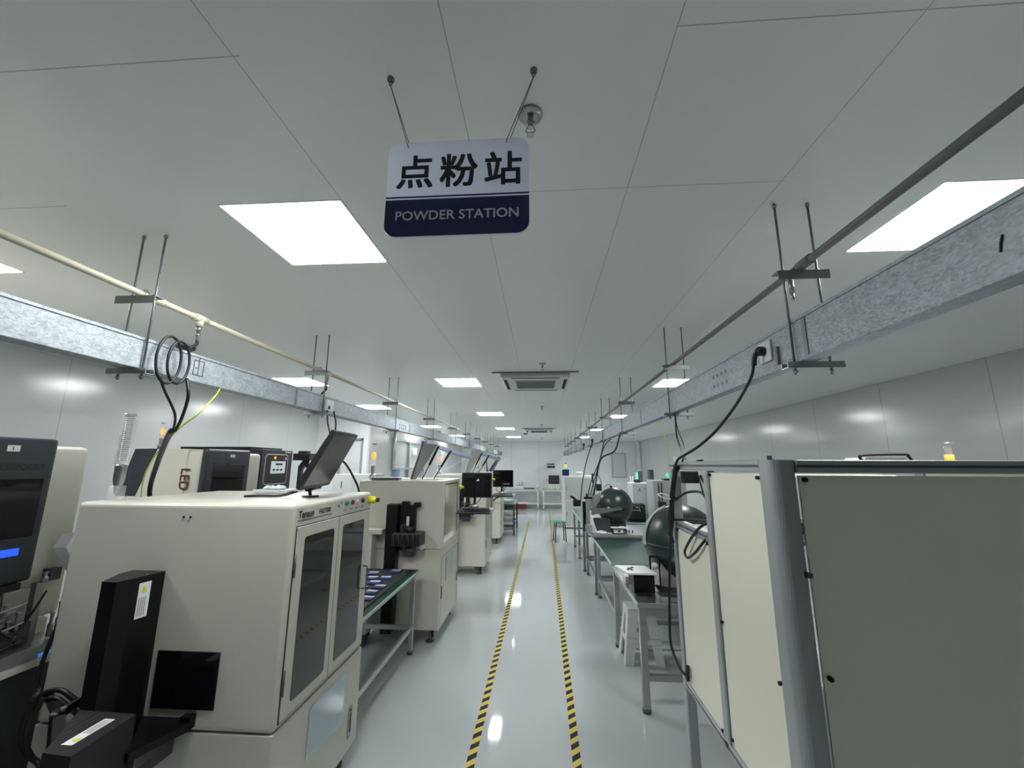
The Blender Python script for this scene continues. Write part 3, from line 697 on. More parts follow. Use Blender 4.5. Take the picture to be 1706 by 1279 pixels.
# ------------------------------------------------------------ pick and place machines against the left
def text_letters(name, s_, o, xd, yd, size, material, parent, bold=.02, squash=1):
    f = MB(); f.btext(s_, o, xd, yd, size, bold, .001, squash=squash); f.flat = True
    return f.build(name, material, parent)
def placer1():
    xf = -2.6; t = T('placement_machine', 'large component placement machine with dark slate hood and number 1 tag, far left edge', 'machine', (-3.1, 1.5, 0))
    MB().box(-3.75, xf-.04, .75, 2.285, .95, 1.84, .03, seg=3).build('cream_housing', 'cream_light', t)
    MB().box(-3.75, xf-.10, .75, 2.285, .10, .93, .01).build('lower_housing', 'cream_paint', t)
    f = MB(); f.box(xf-.04, xf, .75, 2.085, 1.165, 1.875, .018, seg=3); hd = f.build('hood', 'slate', t)
    MB().box(xf-.004, xf+.004, .8, 2.045, 1.385, 1.67, .003).build('hood_window', 'dark_glass', hd)
    f = MB(); f.box(xf, xf+.005, 1.2, 2.0, 1.30, 1.335, .004); f.build('status_light_bar', 'blue_led', hd)
    f = MB(); f.box(xf, xf+.002, 1.864, 1.915, 1.805, 1.835); q = f.build('number_tag', 'label_white', hd)
    text_letters('1', '1', (xf+.002, 1.880, 1.810), (0, 1, 0), (0, 0, 1), .028, 'ink', q) if 0 else None
    text_letters('number', '1', (xf+.002, 1.880, 1.811), (0, 1, 0), (0, 0, 1), .026, 'ink', q)
    text_letters('maker_name', 'KBT/PORBET', (xf+.001, 1.845, 1.715), (0, 1, 0), (0, 0, 1), .042, 'black_plastic', hd, squash=.80)
    # dark recess and the stage under the hood
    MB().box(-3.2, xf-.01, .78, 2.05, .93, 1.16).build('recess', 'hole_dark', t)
    st = MB(); st.box(xf-.10, xf+.10, .8, 2.26, .80, .86, .003); st = st.build('counter', 'steel', t)
    f = MB(); f.box(xf+.06, xf+.13, .8, 2.28, .775, .80, .002); f.build('counter_edge', 'cream_light', t)
    MB().box(xf+.085, xf+.104, 2.10, 2.25, .803, .82).build('blue_light_strip', 'blue_glow', t)
    MB().box(xf-.10, xf+.07, .8, 2.26, .12, .77, .006).build('front_cover', 'slate', t)
    f = MB()
    f.box(xf-.05, xf-.0, 1.98, 2.09, .86, 1.13, .004); f.box(xf-.05, xf-.01, 2.12, 2.16, .86, 1.14, .003); f.box(xf-.04, xf+.02, 1.84, 1.96, .98, 1.12, .003)
    for k in range(4): f.box(xf-.02, xf+.05, 1.80, 1.97, .93+.028*k, .94+.028*k)
    f.build('feeder_block', 'steel', t)
    f = MB(); f.lathe([(.014, 0), (.018, .03), (.014, .05), (.02, .055), (.02, .07), (.012, .085), (0, .09)], (xf, 1.905, 1.12)); f.build('pressure_knob', 'steel', t)
    MB().box(xf-.06, xf+.03, 2.05, 2.10, .87, .97, .002).build('actuator', 'alu_dark', t); MB().box(xf-.04, xf+.01, 2.16, 2.21, 1.14, 1.2, .002).build('actuator', 'alu_dark', t)
    f = MB(); f.box(xf+.0, xf+.09, 1.84, 1.93, .862, .95, .002); f.build('mesh_guard', 'gold_mesh', t)
    f = MB(); f.box(xf+.04, xf+.05, 1.94, 2.02, .865, .95); f.tube([(xf+.06, 1.93, .88), (xf+.06, 2.05, .90)], .004, 6); f.build('sensor_plate', 'slate', t)
    for k, (yy, zz, rr_, hh) in enumerate(((2.0, .90, .012, .10), (2.035, .90, .010, .13), (1.98, 1.02, .016, .06), (2.12, 1.145, .014, .05), (2.19, .865, .012, .12), (2.22, .865, .009, .16))):
        f = MB(); f.lathe([(rr_, 0), (rr_, hh*.5), (rr_*.6, hh*.55), (rr_*.6, hh*.9), (rr_*.9, hh*.92), (rr_*.9, hh), (0, hh)], (xf+.03, yy, zz)); f.build('fitting', 'steel', t)
    for zz in (.96, 1.05):
        f = MB(); f.tube([(xf+.06, 1.80, zz), (xf+.06, 1.96, zz+.01), (xf+.045, 2.05, zz+.02)], .006, 6); f.build('guide_rod', 'brushed_steel', t)
    f = MB(); f.tube([(xf+.05, 1.93, 1.0), (xf+.07, 1.97, .95), (xf+.05, 2.02, .93), (xf+.04, 2.08, 1.0), (xf+.03, 2.14, 1.1)], .005, 6); f.build('air_tube', 'cable_black', t)
    # small operator panel on an arm
    f = MB(); f.prism([(xf+.02, 2.135, 1.31), (xf+.02, 2.17, 1.375), (xf+.02, 2.29, 1.37), (xf+.02, 2.34, 1.19), (xf+.02, 2.24, 1.15)], (.05, .02, 0)); q = f.build('operator_panel', 'white_bright', t)
    f = MB(); f.prism([(xf+.071, 2.19, 1.31), (xf+.071, 2.21, 1.355), (xf+.071, 2.30, 1.35), (xf+.071, 2.33, 1.21), (xf+.071, 2.27, 1.19)], (.001, .0005, 0)); f.build('panel_screen', 'screen_off', q)
placer1()
def placer2():
    xf, y0 = -2.6, 3.10
    t = T('placement_machine', 'cream component placement machine marked LED behind the nearest dispensing machine', 'machine', (-2.95, 3.4, 0))
    f = MB(); f.box(-3.03, xf-.16, y0, 3.60, 0, 1.862, .006); f.box(xf-.20, xf-.045, y0+.01, 3.60, 0, 1.845, .03, seg=4)
    f.build('cream_housing', 'cream_light', t)
    f = MB(); f.prism([(-3.03, y0, 1.865), (-3.21, y0, 1.862), (-3.31, y0, 1.50), (-3.15, y0, 1.50)], (0, .5, 0)); f.build('rear_hood', 'slate', t)
    f = MB(); f.prism([(-3.03, y0+.005, 1.855), (-3.15, y0+.005, 1.50), (-3.15, y0+.005, .1), (-3.03, y0+.005, .1)], (0, .49, 0)); f.build('rear_housing', 'cream_light', t)
    f = MB(); f.box(xf-.05, xf, y0, 3.595, 1.2, 1.865, .018, seg=3); hd = f.build('hood', 'slate', t)
    f = MB(); f.prism([(xf-.002, 3.18, 1.38), (xf-.002, 3.18, 1.755), (xf-.002, 3.33, 1.755), (xf-.002, 3.36, 1.735), (xf-.002, 3.53, 1.735), (xf-.002, 3.53, 1.38)], (.005, 0, 0)); f.build('hood_window', 'dark_glass', hd)
    f = MB(); f.box(xf, xf+.002, 3.345, 3.40, 1.80, 1.825); q = f.build('number_tag', 'label_white', hd)
    text_letters('number', '7', (xf+.002, 3.362, 1.803), (0, 1, 0), (0, 0, 1), .022, 'ink', q)
    MB().box(-3.0, xf-.04, 3.60, 3.80, .1, 1.84, .03, seg=3).build('side_housing', 'cream_light', t)
    text_letters('led_lettering', 'LED', (-2.795, y0-.001, 1.715), (0, 0, -1), (1, 0, 0), .105, 'brown_text', t, .02, .92)
placer2()
beacon(-3.06, 3.16, 1.866, .21, .017, True, 'orange lit signal tower on the machine marked LED', base=.02)
def touch_unit():
    xf = -2.66
    t = T('control_unit', 'dark slate control unit with rounded white framed touch screen, behind the LED machine', 'machine', (-3.0, 4.0, 0))
    f = MB(); f.box(-3.5, xf, 3.83, 4.32, 0, 1.885, .004); f.build('housing', 'slate', t)
    f = MB(); f.box(-3.5, -2.78, 3.83, 4.32, 1.885, 1.91, .003); f.build('top_rail', 'black_plastic', t)
    def rr(ya, yb, za, zb, r, x):
        P = []
        for cy, cz, a0 in ((yb-r, zb-r, 0), (ya+r, zb-r, 90), (ya+r, za+r, 180), (yb-r, za+r, 270)):
            P += [(x, cy+r*math.cos(math.radians(a0+k*22.5)), cz+r*math.sin(math.radians(a0+k*22.5))) for k in range(5)]
        return P
    f = MB(); f.prism(rr(3.88, 4.245, 1.55, 1.845, .04, xf), (.004, 0, 0)); q = f.build('screen_frame', 'white_plastic', t)
    f = MB(); f.prism(rr(3.888, 4.237, 1.558, 1.837, .035, xf+.004), (.002, 0, 0)); f.build('screen_bezel', 'black_plastic', q)
    MB().box(xf+.006, xf+.008, 3.97, 4.20, 1.655, 1.775).build('touch_screen', 'screen_lit', q)
    f = MB()
    for k in range(3): f.box(xf+.008, xf+.0088, 4.0+k*.06, 4.035+k*.06, 1.68, 1.70)
    f.box(xf+.008, xf+.0088, 4.04, 4.15, 1.735, 1.755); f.build('screen_symbols', 'slate', q)
    f = MB(); f.cyl((xf+.005, 4.02, 1.808), (xf+.012, 4.02, 1.808), .013); f.build('orange_button', 'orange_glow', q)
    f = MB(); f.box(xf, xf+.001, 4.19, 4.29, 1.862, 1.874); f.box(xf+.006, xf+.008, 4.19, 4.215, 1.79, 1.815); f.build('label', 'label_white', t)
touch_unit()
# camera on dark post and blue bag behind it
t = T('inspection_camera', 'black box camera on dark post behind the tilted monitor', 'camera', (-2.74, 4.8, 0))
f = MB(); f.box(-2.90, -2.70, 4.72, 4.86, 1.79, 1.87, .004); f.box(-2.86, -2.75, 4.75, 4.83, 1.87, 1.90, .004); f.build('camera_body', 'black_plastic', t)
f = MB(); f.prism([(-2.86, 4.78, 1.0), (-2.86, 4.78, 1.72), (-2.81, 4.78, 1.79), (-2.76, 4.78, 1.79), (-2.70, 4.78, 1.72), (-2.70, 4.78, 1.0), (-2.73, 4.78, 1.0), (-2.74, 4.78, 1.68), (-2.78, 4.78, 1.73), (-2.82, 4.78, 1.68), (-2.82, 4.78, 1.0)], (0, .05, 0)); f.build('post', 'slate', t)
f = MB(); f.box(-2.93, -2.6, 4.7, 5.1, 0, 1.0, .01); f.build('cabinet', 'white_plastic', t)
t = T('covered_roll', 'blue and white rounded bundle beside the touch screen unit', 'bundle', (-2.75, 4.55, 1.0))
f = MB(); f.lathe([(.30, 0), (.30, .30), (.24, .42), (0, .47)], (-2.78, 4.60, 1.2), (0, 0, 1)) if 0 else f.sphere((-3.16, 4.62, 1.42), .235, 24); f.build('bundle', 'blue_barrel', t)
f = MB(); f.sphere((-3.16, 4.62, 1.425), .24, 24, z0=.55, z1=1); f.build('white_cover', 'white_bright', t)
f = MB(); f.box(-3.38, -2.94, 4.45, 4.69, 0, 1.184, .01); f.build('stand', 'white_plastic', t)

# ------------------------------------------------------------ green topped table with component packs
def leg_table(x0, x1, y0, y1, z, name, label, cat, top='mat', legm='aluminium', group=None, rails=True, lw=.04, inset=.03, th=.028, midlegs=(), side=True):
    t = T(name, label, cat, ((x0+x1)/2, (y0+y1)/2, 0), group)
    if top == 'mat':
        MB().box(x0, x1, y0, y1, z-th, z-.003, .003, seg=1).build('tabletop', 'mat_edge', t)
        MB().box(x0+.012, x1-.012, y0+.012, y1-.012, z-.003, z).build('green_mat', 'green_mat', t)
    else:
        MB().box(x0, x1, y0, y1, z-th, z, .003, seg=1).build('tabletop', top, t)
    xs = (x0+inset, x1-inset-lw); ys = (y0+inset, y1-inset-lw)+tuple(midlegs)
    for x in xs:
        for y in ys:
            f = MB(); f.box(x, x+lw, y, y+lw, .03, z-th-.001, .003, seg=1); q = f.build('leg', legm, t)
            f = MB(); f.cyl((x+lw/2, y+lw/2, 0), (x+lw/2, y+lw/2, .03), lw*.62); f.build('foot', 'alu_dark', q)
    if rails:
        f = MB()
        for x in (xs if side else xs[1:]): f.box(x+.008, x+lw-.008, y0+inset+lw, y1-inset-lw, .21, .25)
        for y in (y0+inset, y1-inset-lw): f.box(x0+inset+lw, x1-inset-lw, y+.008, y+lw-.008, .21, .25); f.box(x0+inset+lw, x1-inset-lw, y+.008, y+lw-.008, z-th-.06, z-th-.002)
        f.build('rail', legm, t)
    return t
leg_table(-1.95, -1.20, 2.90, 4.27, .735, 'work_table', 'green topped work table between the first two machines on the left', 'table')
t = T('baking_tray', 'large dark tray lying on the green table between the left machines', 'tray', (-1.6, 3.55, .735))
f = MB(); f.box(-1.90, -1.265, 2.98, 4.22, .7365, .742); f.box(-1.90, -1.893, 2.98, 4.22, .742, .746); f.box(-1.272, -1.265, 2.98, 4.22, .742, .746); f.box(-1.893, -1.272, 2.98, 2.987, .742, .746); f.box(-1.893, -1.272, 4.213, 4.22, .742, .746)
f.build('tray', 'dark_tray', t)
pk = None; first = None
spots = [(-1.40, 4.13), (-1.58, 4.04), (-1.53, 3.88), (-1.41, 3.89), (-1.45, 3.74), (-1.36, 3.62), (-1.57, 3.70), (-1.37, 3.47), (-1.50, 3.58), (-1.34, 3.32), (-1.47, 3.42), (-1.36, 3.17), (-1.66, 3.86), (-1.70, 3.58)]
for i, (x, y) in enumerate(spots):
    if i == 0:
        first = T('component_pack', 'blue component pack with white label on the dark tray', 'pack', (x, y, .742), 'blue component packs on the green table tray')
        MB().box(x-.05, x+.05, y-.045, y+.045, .743, .752, .002, seg=1).build('pouch', 'blue_pack', first)
        MB().box(x-.04, x+.045, y+.006, y+.040, .752, .7535).build('pack_label', 'label_white', first)
    else:
        o = dup(first, (x-spots[0][0], y-spots[0][1], 0), 'blue component pack with white label on the dark tray'); 
        o.rotation_euler.z = random.uniform(-.18, .18)

# ------------------------------------------------------------ second, third, fourth machines
def machine(Y0, dx, which, lid=True, logo=True):
    xl, xf, D = -1.95+dx, -1.04+dx, .92
    y0, y1, zt, zs = Y0, Y0+D, 1.58, .885
    t = T('dispensing_machine', which, 'machine', ((xl+xf)/2, (y0+y1)/2, 0))
    MB().box(xl, xf, y0, y1, .12, zs, .012, seg=2).build('lower_housing', 'cream_light', t)
    f = MB()
    f.box(xl, xf, y0, y0+.10, zs+.004, zt-.03, .006); f.box(xl, xf, y1-.13, y1, zs+.004, zt-.03, .006)
    f.box(xl, xl+.06, y0+.09, y1-.12, zs+.004, zt-.03)
    f.box(xl, xf, y0, y0+.11, zt-.04, zt, .012, seg=3); f.box(xl, xf, y1-.14, y1, zt-.04, zt, .012, seg=3); f.box(xf-.12, xf, y0+.09, y1-.12, zt-.04, zt, .01); f.box(xl, xl+.15, y0+.09, y1-.12, zt-.04, zt, .01)
    f.prism([(xf, y0+.09, zs+.002), (xf, y0+.09, zs+.05), (xf-.03, y0+.09, zs+.07), (xf-.06, y0+.09, zs+.07), (xf-.06, y0+.09, zs+.002)], (0, D-.21, 0))
    f.build('upper_housing', 'cream_light', t)
    f = MB(); f.box(xl+.07, xf-.07, y0+.11, y1-.14, zs+.003, zs+.02); f.box(xf-.22, xf-.18, y0+.11, y1-.14, 1.2, 1.3); f.box(xf-.2, xf-.08, y0+.4, y0+.5, 1.0, 1.3, .01)
    f.build('gantry', 'aluminium', t)
    MB().box(xl+.062, xl+.066, y0+.11, y1-.14, zs+.02, zt-.05).build('inner_liner', 'white_bright', t)
    f = MB(); f.box(xf-.008, xf-.001, y0+.101, y0+.108, .96, zt-.05); f.box(xf-.008, xf-.001, y1-.138, y1-.131, .96, zt-.05); f.box(xf-.008, xf-.001, y0+.101, y1-.131, zt-.05, zt-.043); f.build('window_seal', 'alu_dark', t)
    f = MB()
    for z in (1.0, 1.12, 1.25, 1.38): f.cyl((xf-.02, y0+.10, z), (xf-.02, y0+.115, z), .012, seg=8)
    f.box(xf-.03, xf-.01, y0+.101, y0+.125, 1.28, 1.47); f.build('door_latch', 'alu_dark', t)
    # front door of the lower half
    f = MB(); f.box(xf, xf+.002, y0+.04, y0+.044, .15, .80); f.box(xf, xf+.002, y0+.04, y1-.04, .80, .804); f.box(xf, xf+.002, y1-.044, y1-.04, .15, .80); f.build('door_gap', 'ink_grey', t)
    MB().box(xf, xf+.004, y0+.24, y0+.60, .53, .77, .001, seg=1).build('instruction_plate', 'cream_paint', t)
    MB().box(xf, xf+.003, y0+.236, y0+.24, .53, .77).build('plate_edge', 'alu_dark', t); MB().box(xf, xf+.006, y0+.05, y0+.08, .40, .52, .002).build('latch', 'alu_dark', t); MB().box(xf, xf+.006, y1-.09, y1-.06, .38, .48, .002).build('latch', 'alu_dark', t)
    for x in (xl+.12, xf-.10):
        for y in (y0+.07, y1-.07):
            f = MB(); f.cyl((x, y, 0), (x, y, .012), .045); f.lathe([(.042, .012), (.012, .03), (.010, .12)], (x, y, 0)); f.build('levelling_foot', 'alu_dark', t)
            yy = y+(.10 if y < Y0+.4 else -.10)
            f = MB(); f.cyl((x-.015, yy, .035), (x+.015, yy, .035), .034, seg=18); f.box(x-.02, x+.02, yy-.02, yy+.02, .07, .12); f.build('castor', 'black_metal', t)
    # black loader on the near side
    f = MB(); f.box(xf-.56, xf-.44, y0-.12, y0-.005, .12, 1.345, .012); f.box(xf-.44, xf-.27, y0-.06, y0-.005, .90, 1.33, .004); f.box(xf-.42, xf-.34, y0-.07, y0-.01, 1.33, 1.37, .01); f.box(xf-.29, xf-.22, y0-.08, y0-.01, 1.31, 1.36, .012); f.build('loader_column', 'black_metal', t)
    f = MB(); f.box(xf-.46, xf-.17, y0-.22, y0-.02, .95, 1.075, .01); f.box(xf-.40, xf-.36, y0-.14, y0-.02, 1.07, 1.15, .01); f.cyl((xf-.30, y0-.12, 1.07), (xf-.30, y0-.12, 1.13), .04)
    for k in range(5): f.tube([(xf-.44+.05*k, y0-.225, 1.06), (xf-.42+.05*k, y0-.24, 1.01), (xf-.40+.045*k, y0-.225, .955)], .007, 6)
    f.build('loader_head', 'black_plastic', t)
    f = MB(); f.box(xf-.38, xf-.26, y0-.1, y0-.01, .83, .94, .006); f.cyl((xf-.33, y0-.14, .90), (xf-.24, y0-.14, .92), .03); f.build('loader_motor', 'alu_dark', t)
    MB().box(xf-.36, xf-.33, y0-.065, y0-.061, 1.02, 1.22).build('sensor_strip', 'label_white', t); MB().box(xf-.20, xf-.165, y0-.12, y0-.02, .905, .945).build('white_bracket', 'label_white', t)
    f = MB(); f.lathe([(.022, 0), (.024, .03), (.016, .045), (.016, .06), (0, .062)], (xf, y1-.06, 1.47), (1, 0, 0)); f.build('emergency_stop', 'yellow_plastic', t, 'yellow emergency stop')
    if lid:
        hx, hz = xl+.52, zt
        A = Vector((hx+.02, y0+.02, hz+.012)); P1 = Vector((xf-.255, y0+.02, 2.0)); P2 = Vector((xf+.10, y1, 1.86)); B = Vector((hx+.02, y1, hz+.012))
        f = MB(); f.prism([A, A+Vector((.06, 0, 0)), P1+Vector((.17, 0, -.035)), P1+Vector((0, 0, -.03))], (0, .025, 0)); f.build('lid_side', 'lid_steel', t)
        f = MB(); f.prism([A, P1, P2, B], (.02, 0, -.012)); f.build('lid', 'window_glass', t)
        f = MB(); d_ = P2-P1; f.prism([P1+Vector((-.01, 0, .0)), P1+Vector((.05, 0, .0)), P1+Vector((.05, 0, -.035)), P1+Vector((-.01, 0, -.035))], d_); f.build('lid_lip', 'lilac_lip', t)
        for a, b_ in ((Vector((xf-.274, y0+.15, zt+.01)), Vector((xf-.103, y0+.15, 1.95))), (Vector((xf-.196, y0+.35, zt+.005)), Vector((xf-.002, y0+.35, 1.915)))):
            mid = a+(b_-a)*.42
            f = MB(); f.cyl(mid, b_, .013, seg=10); f.cyl(a, mid, .005, seg=8); f.build('gas_strut', 'black_metal', t)
    return t
machine(4.45, 0, 'second cream dispensing machine with raised lid, beyond the green table')
machine(7.10, .11, 'third cream dispensing machine, partly behind the nearer hanging keyboard tray')
machine(9.75, .10, 'fourth cream dispensing machine, in front of the grey rack table', lid=False)
def screen_station(x, y, label_m, label_k, label_t, z=1.32, logo='center'):
    t = T('keyboard_tray', label_t, 'tray', (x, y-.3, 1.19), None)
    f = MB(); f.prism([(x-.17, y-.50, 1.165), (x+.25, y-.50, 1.165), (x+.25, y-.50, 1.175), (x-.17, y-.50, 1.175)], (0, .42, .028)); f.build('tray', 'black_plastic', t)
    f = MB(); f.tube([(x-.155, y-.28, 1.08), (x-.1, y-.3, 1.13), (x, y-.3, 1.165)], .012); f.build('arm', 'alu_dark', t)
    t = T('keyboard', label_k, 'keyboard', (x, y-.3, 1.205))
    MB().box(x-.12, x+.21, y-.38, y-.26, 1.204, 1.216, .003).build('body', 'black_plastic', t)
    f = MB()
    for r in range(4):
        for k in range(12): f.box(x-.112+k*.0265, x-.090+k*.0265, y-.372+r*.027, y-.35+r*.027, 1.216, 1.220)
    f.build('keys', 'alu_dark', t)
    t = T('monitor', label_m, 'monitor', (x, y, 1.203))
    f = MB(); f.box(x-.20, x+.20, y-.015, y+.02, z, z+.325, .006); q = f.build('housing', 'black_plastic', t)
    MB().box(x-.19, x+.19, y-.0165, y-.0145, z+.012, z+.313).build('screen', 'dark_glass', q)
    f = MB()
    if logo == 'center':
        f.box(x+.00, x+.035, y-.018, y-.0165, z+.215, z+.227); f.box(x+.018, x+.028, y-.018, y-.0165, z+.23, z+.245); f.build('screen_logo', 'label_white', q)
    else:
        f.box(x+.0, x+.13, y-.018, y-.0165, z+.045, z+.075); f.build('label', 'ink_grey', q)
    f = MB(); f.tube([(x-.03, y+.03, z+.10), (x-.03, y+.045, z-.04), (x-.03, y-.04, z-.11)], .018); f.cyl((x-.03, y-.05, 1.204), (x-.03, y-.05, 1.214), .07, seg=20); f.build('stand', 'black_metal', t)
    f = MB(); f.tube([(x-.11, y-.02, z-.0), (x-.13, y-.05, z-.05), (x-.06, y-.06, z-.085), (x+.02, y-.05, z-.06), (x+.06, y, z+.0)], .006); f.build('cable', 'cable_black', t)
    f = MB(); f.sphere((x+.0, y-.14, 1.225), .03, 16); 
    for v in f.bm.verts: v.co.z = 1.205+(v.co.z-1.195)*.6
    tag(f.build('mouse', 'white_plastic'), label_m.replace('black monitor on', 'pale mouse below monitor on').replace(', nearest the aisle', ''), 'mouse')
screen_station(-.863, 5.62, 'black monitor on the bracket of the second machine, nearest the aisle', 'black keyboard on the nearer hanging tray, second machine', 'black tray bracketed off the second machine')
screen_station(-.755, 8.30, 'black monitor on the bracket of the third machine', 'black keyboard on the farther hanging tray, third machine', 'black tray bracketed off the third machine', logo='label')
t = T('monitor', 'tilted black monitor raised above the fourth machine', 'monitor', (-1.1, 9.9, 1.6))
f = MB(); f.prism([(-1.25, 9.85, 1.60), (-1.02, 9.85, 1.93), (-.99, 9.85, 1.92), (-1.17, 9.85, 1.60)], (0, .38, 0)); f.build('housing', 'slate', t)
f = MB(); f.cyl((-1.27, 9.86, 1.582), (-1.30, 9.86, 1.86), .018); f.cyl((-1.2, 10.0, 1.582), (-1.2, 10.0, 1.62), .02); f.build('arm', 'slate', t)
beacon(-1.88, 4.60, 1.581, .40, .026, True, 'orange lit signal tower on the near corner of the second machine', base=.035)
beacon(-1.79, 7.30, 1.581, .40, .026, True, 'orange lit signal tower on the third machine', base=.035)
beacon(-1.50, 9.90, 1.581, .36, .03, True, 'orange lit signal tower on the fourth machine, behind the farther lid', base=.035)
t = T('parts_tray', 'flat dark tray with pale edge lying on top of the second machine', 'tray', (-1.68, 4.49, 1.581))
f = MB(); f.box(-1.83, -1.53, 4.456, 4.546, 1.581, 1.605, .003); f.build('tray', 'alu_dark', t)
f = MB(); f.box(-1.82, -1.54, 4.466, 4.536, 1.605, 1.612, .002); f.build('insert', 'label_white', t)
# conveyor box between table and second machine
t = T('conveyor_unit', 'cream conveyor unit with yellow label behind the green table', 'machine', (-1.85, 4.3, 0))
f = MB(); f.box(-2.25, -1.72, 4.30, 4.43, .12, 1.05, .006); f.box(-2.25, -1.62, 4.29, 4.43, 1.05, 1.10, .006); f.build('housing', 'cream_light', t)
MB().box(-1.90, -1.80, 4.31, 4.41, 1.10, 1.102).build('label', 'warn_yellow', t)
f = MB(); f.box(-2.2, -1.75, 4.31, 4.42, 0, .12); f.build('plinth', 'alu_dark', t)
rack = leg_table(-1.45, -.66, 10.86, 12.3, .76, 'work_table', 'dark grey rack table beyond the fourth machine on the left', 'table', top='alu_dark', legm='slate')
t = T('carton', 'small pale box on the dark rack table at left', 'box', (-.85, 11.0, .76)); MB().box(-.98, -.74, 10.9, 11.15, .761, .86, .004).build('carton', 'mat_edge', t)
for z in (.12, .3, .45, .6):
    f = MB(); f.box(-1.36, -.74, 10.95, 12.2, z, z+.02); f.build('lower_shelf', 'aluminium', rack)
# things in the glazed bay and on the partition
t = T('shelf_unit', 'pale two tier shelf behind the glazed window on the left', 'shelf', (-4.2, 10.7, 0))
f = MB(); f.box(-4.5, -3.75, 9.9, 11.8, 1.30, 1.34); f.box(-4.5, -3.75, 9.9, 11.8, 1.72, 1.75); f.build('shelf', 'aluminium', t)
f = MB()
for x in (-4.5, -3.79):
    for y in (9.9, 11.76): f.box(x, x+.04, y, y+.04, 0, 1.95)
f.build('post', 'steel', t)
f = MB(); f.lathe([(.14, 0), (.15, .04), (.15, .22), (.14, .26), (.06, .28), (.06, .31), (0, .31)], (-3.95, 11.1, 1.341)); tag(f.build('water_barrel', 'blue_barrel'), 'blue barrel on the shelf behind the glazed window', 'barrel')
f = MB(); f.box(-4.05, -3.9, 10.4, 10.7, 1.751, 1.88, .01); f.tube([(-3.97, 10.55, 1.88), (-3.97, 10.55, 2.05)], .01, curve=False); tag(f.build('lab_stand', 'baseboard'), 'small grey stand on the upper shelf behind the glazed window', 'stand')
f = MB(); f.box(XP+.001, XP+.03, 11.05, 11.35, 2.0, 2.18, .004); tag(f.build('wall_box', 'white_plastic'), 'small white control box on window frame at left', 'box')
f = MB(); f.tube([(XP+.05, 9.48, 1.66), (XP+.05, 9.48, 2.5)], .035, 12, curve=False); tag(f.build('vent_hose', 'aluminium'), 'ribbed grey vertical hose beside the glazed window', 'hose')
f = MB(); f.box(-3.86, -3.62, YP+.015, YP+.028, 1.62, 1.80); tag(f.build('paper_notice', 'paper'), 'white paper notice taped to the door on the left', 'notice')
t = T('white_cabinet', 'white storage cabinet behind the tilted monitor, by the door', 'cabinet', (-3.0, 6.3, 0))
f = MB(); f.box(-3.1, -2.5, 6.1, 6.6, .02, 1.60, .006); f.build('body', 'white_plastic', t)
for x in (-3.08, -2.79): 
    f = MB(); f.box(x, x+.275, 6.094, 6.1, .08, 1.57, .001, seg=1); q = f.build('door', 'white_plastic', t)
    f = MB(); f.box(x+.12, x+.135, 6.088, 6.094, 1.40, 1.50, .002); f.build('handle', 'alu_dark', q)

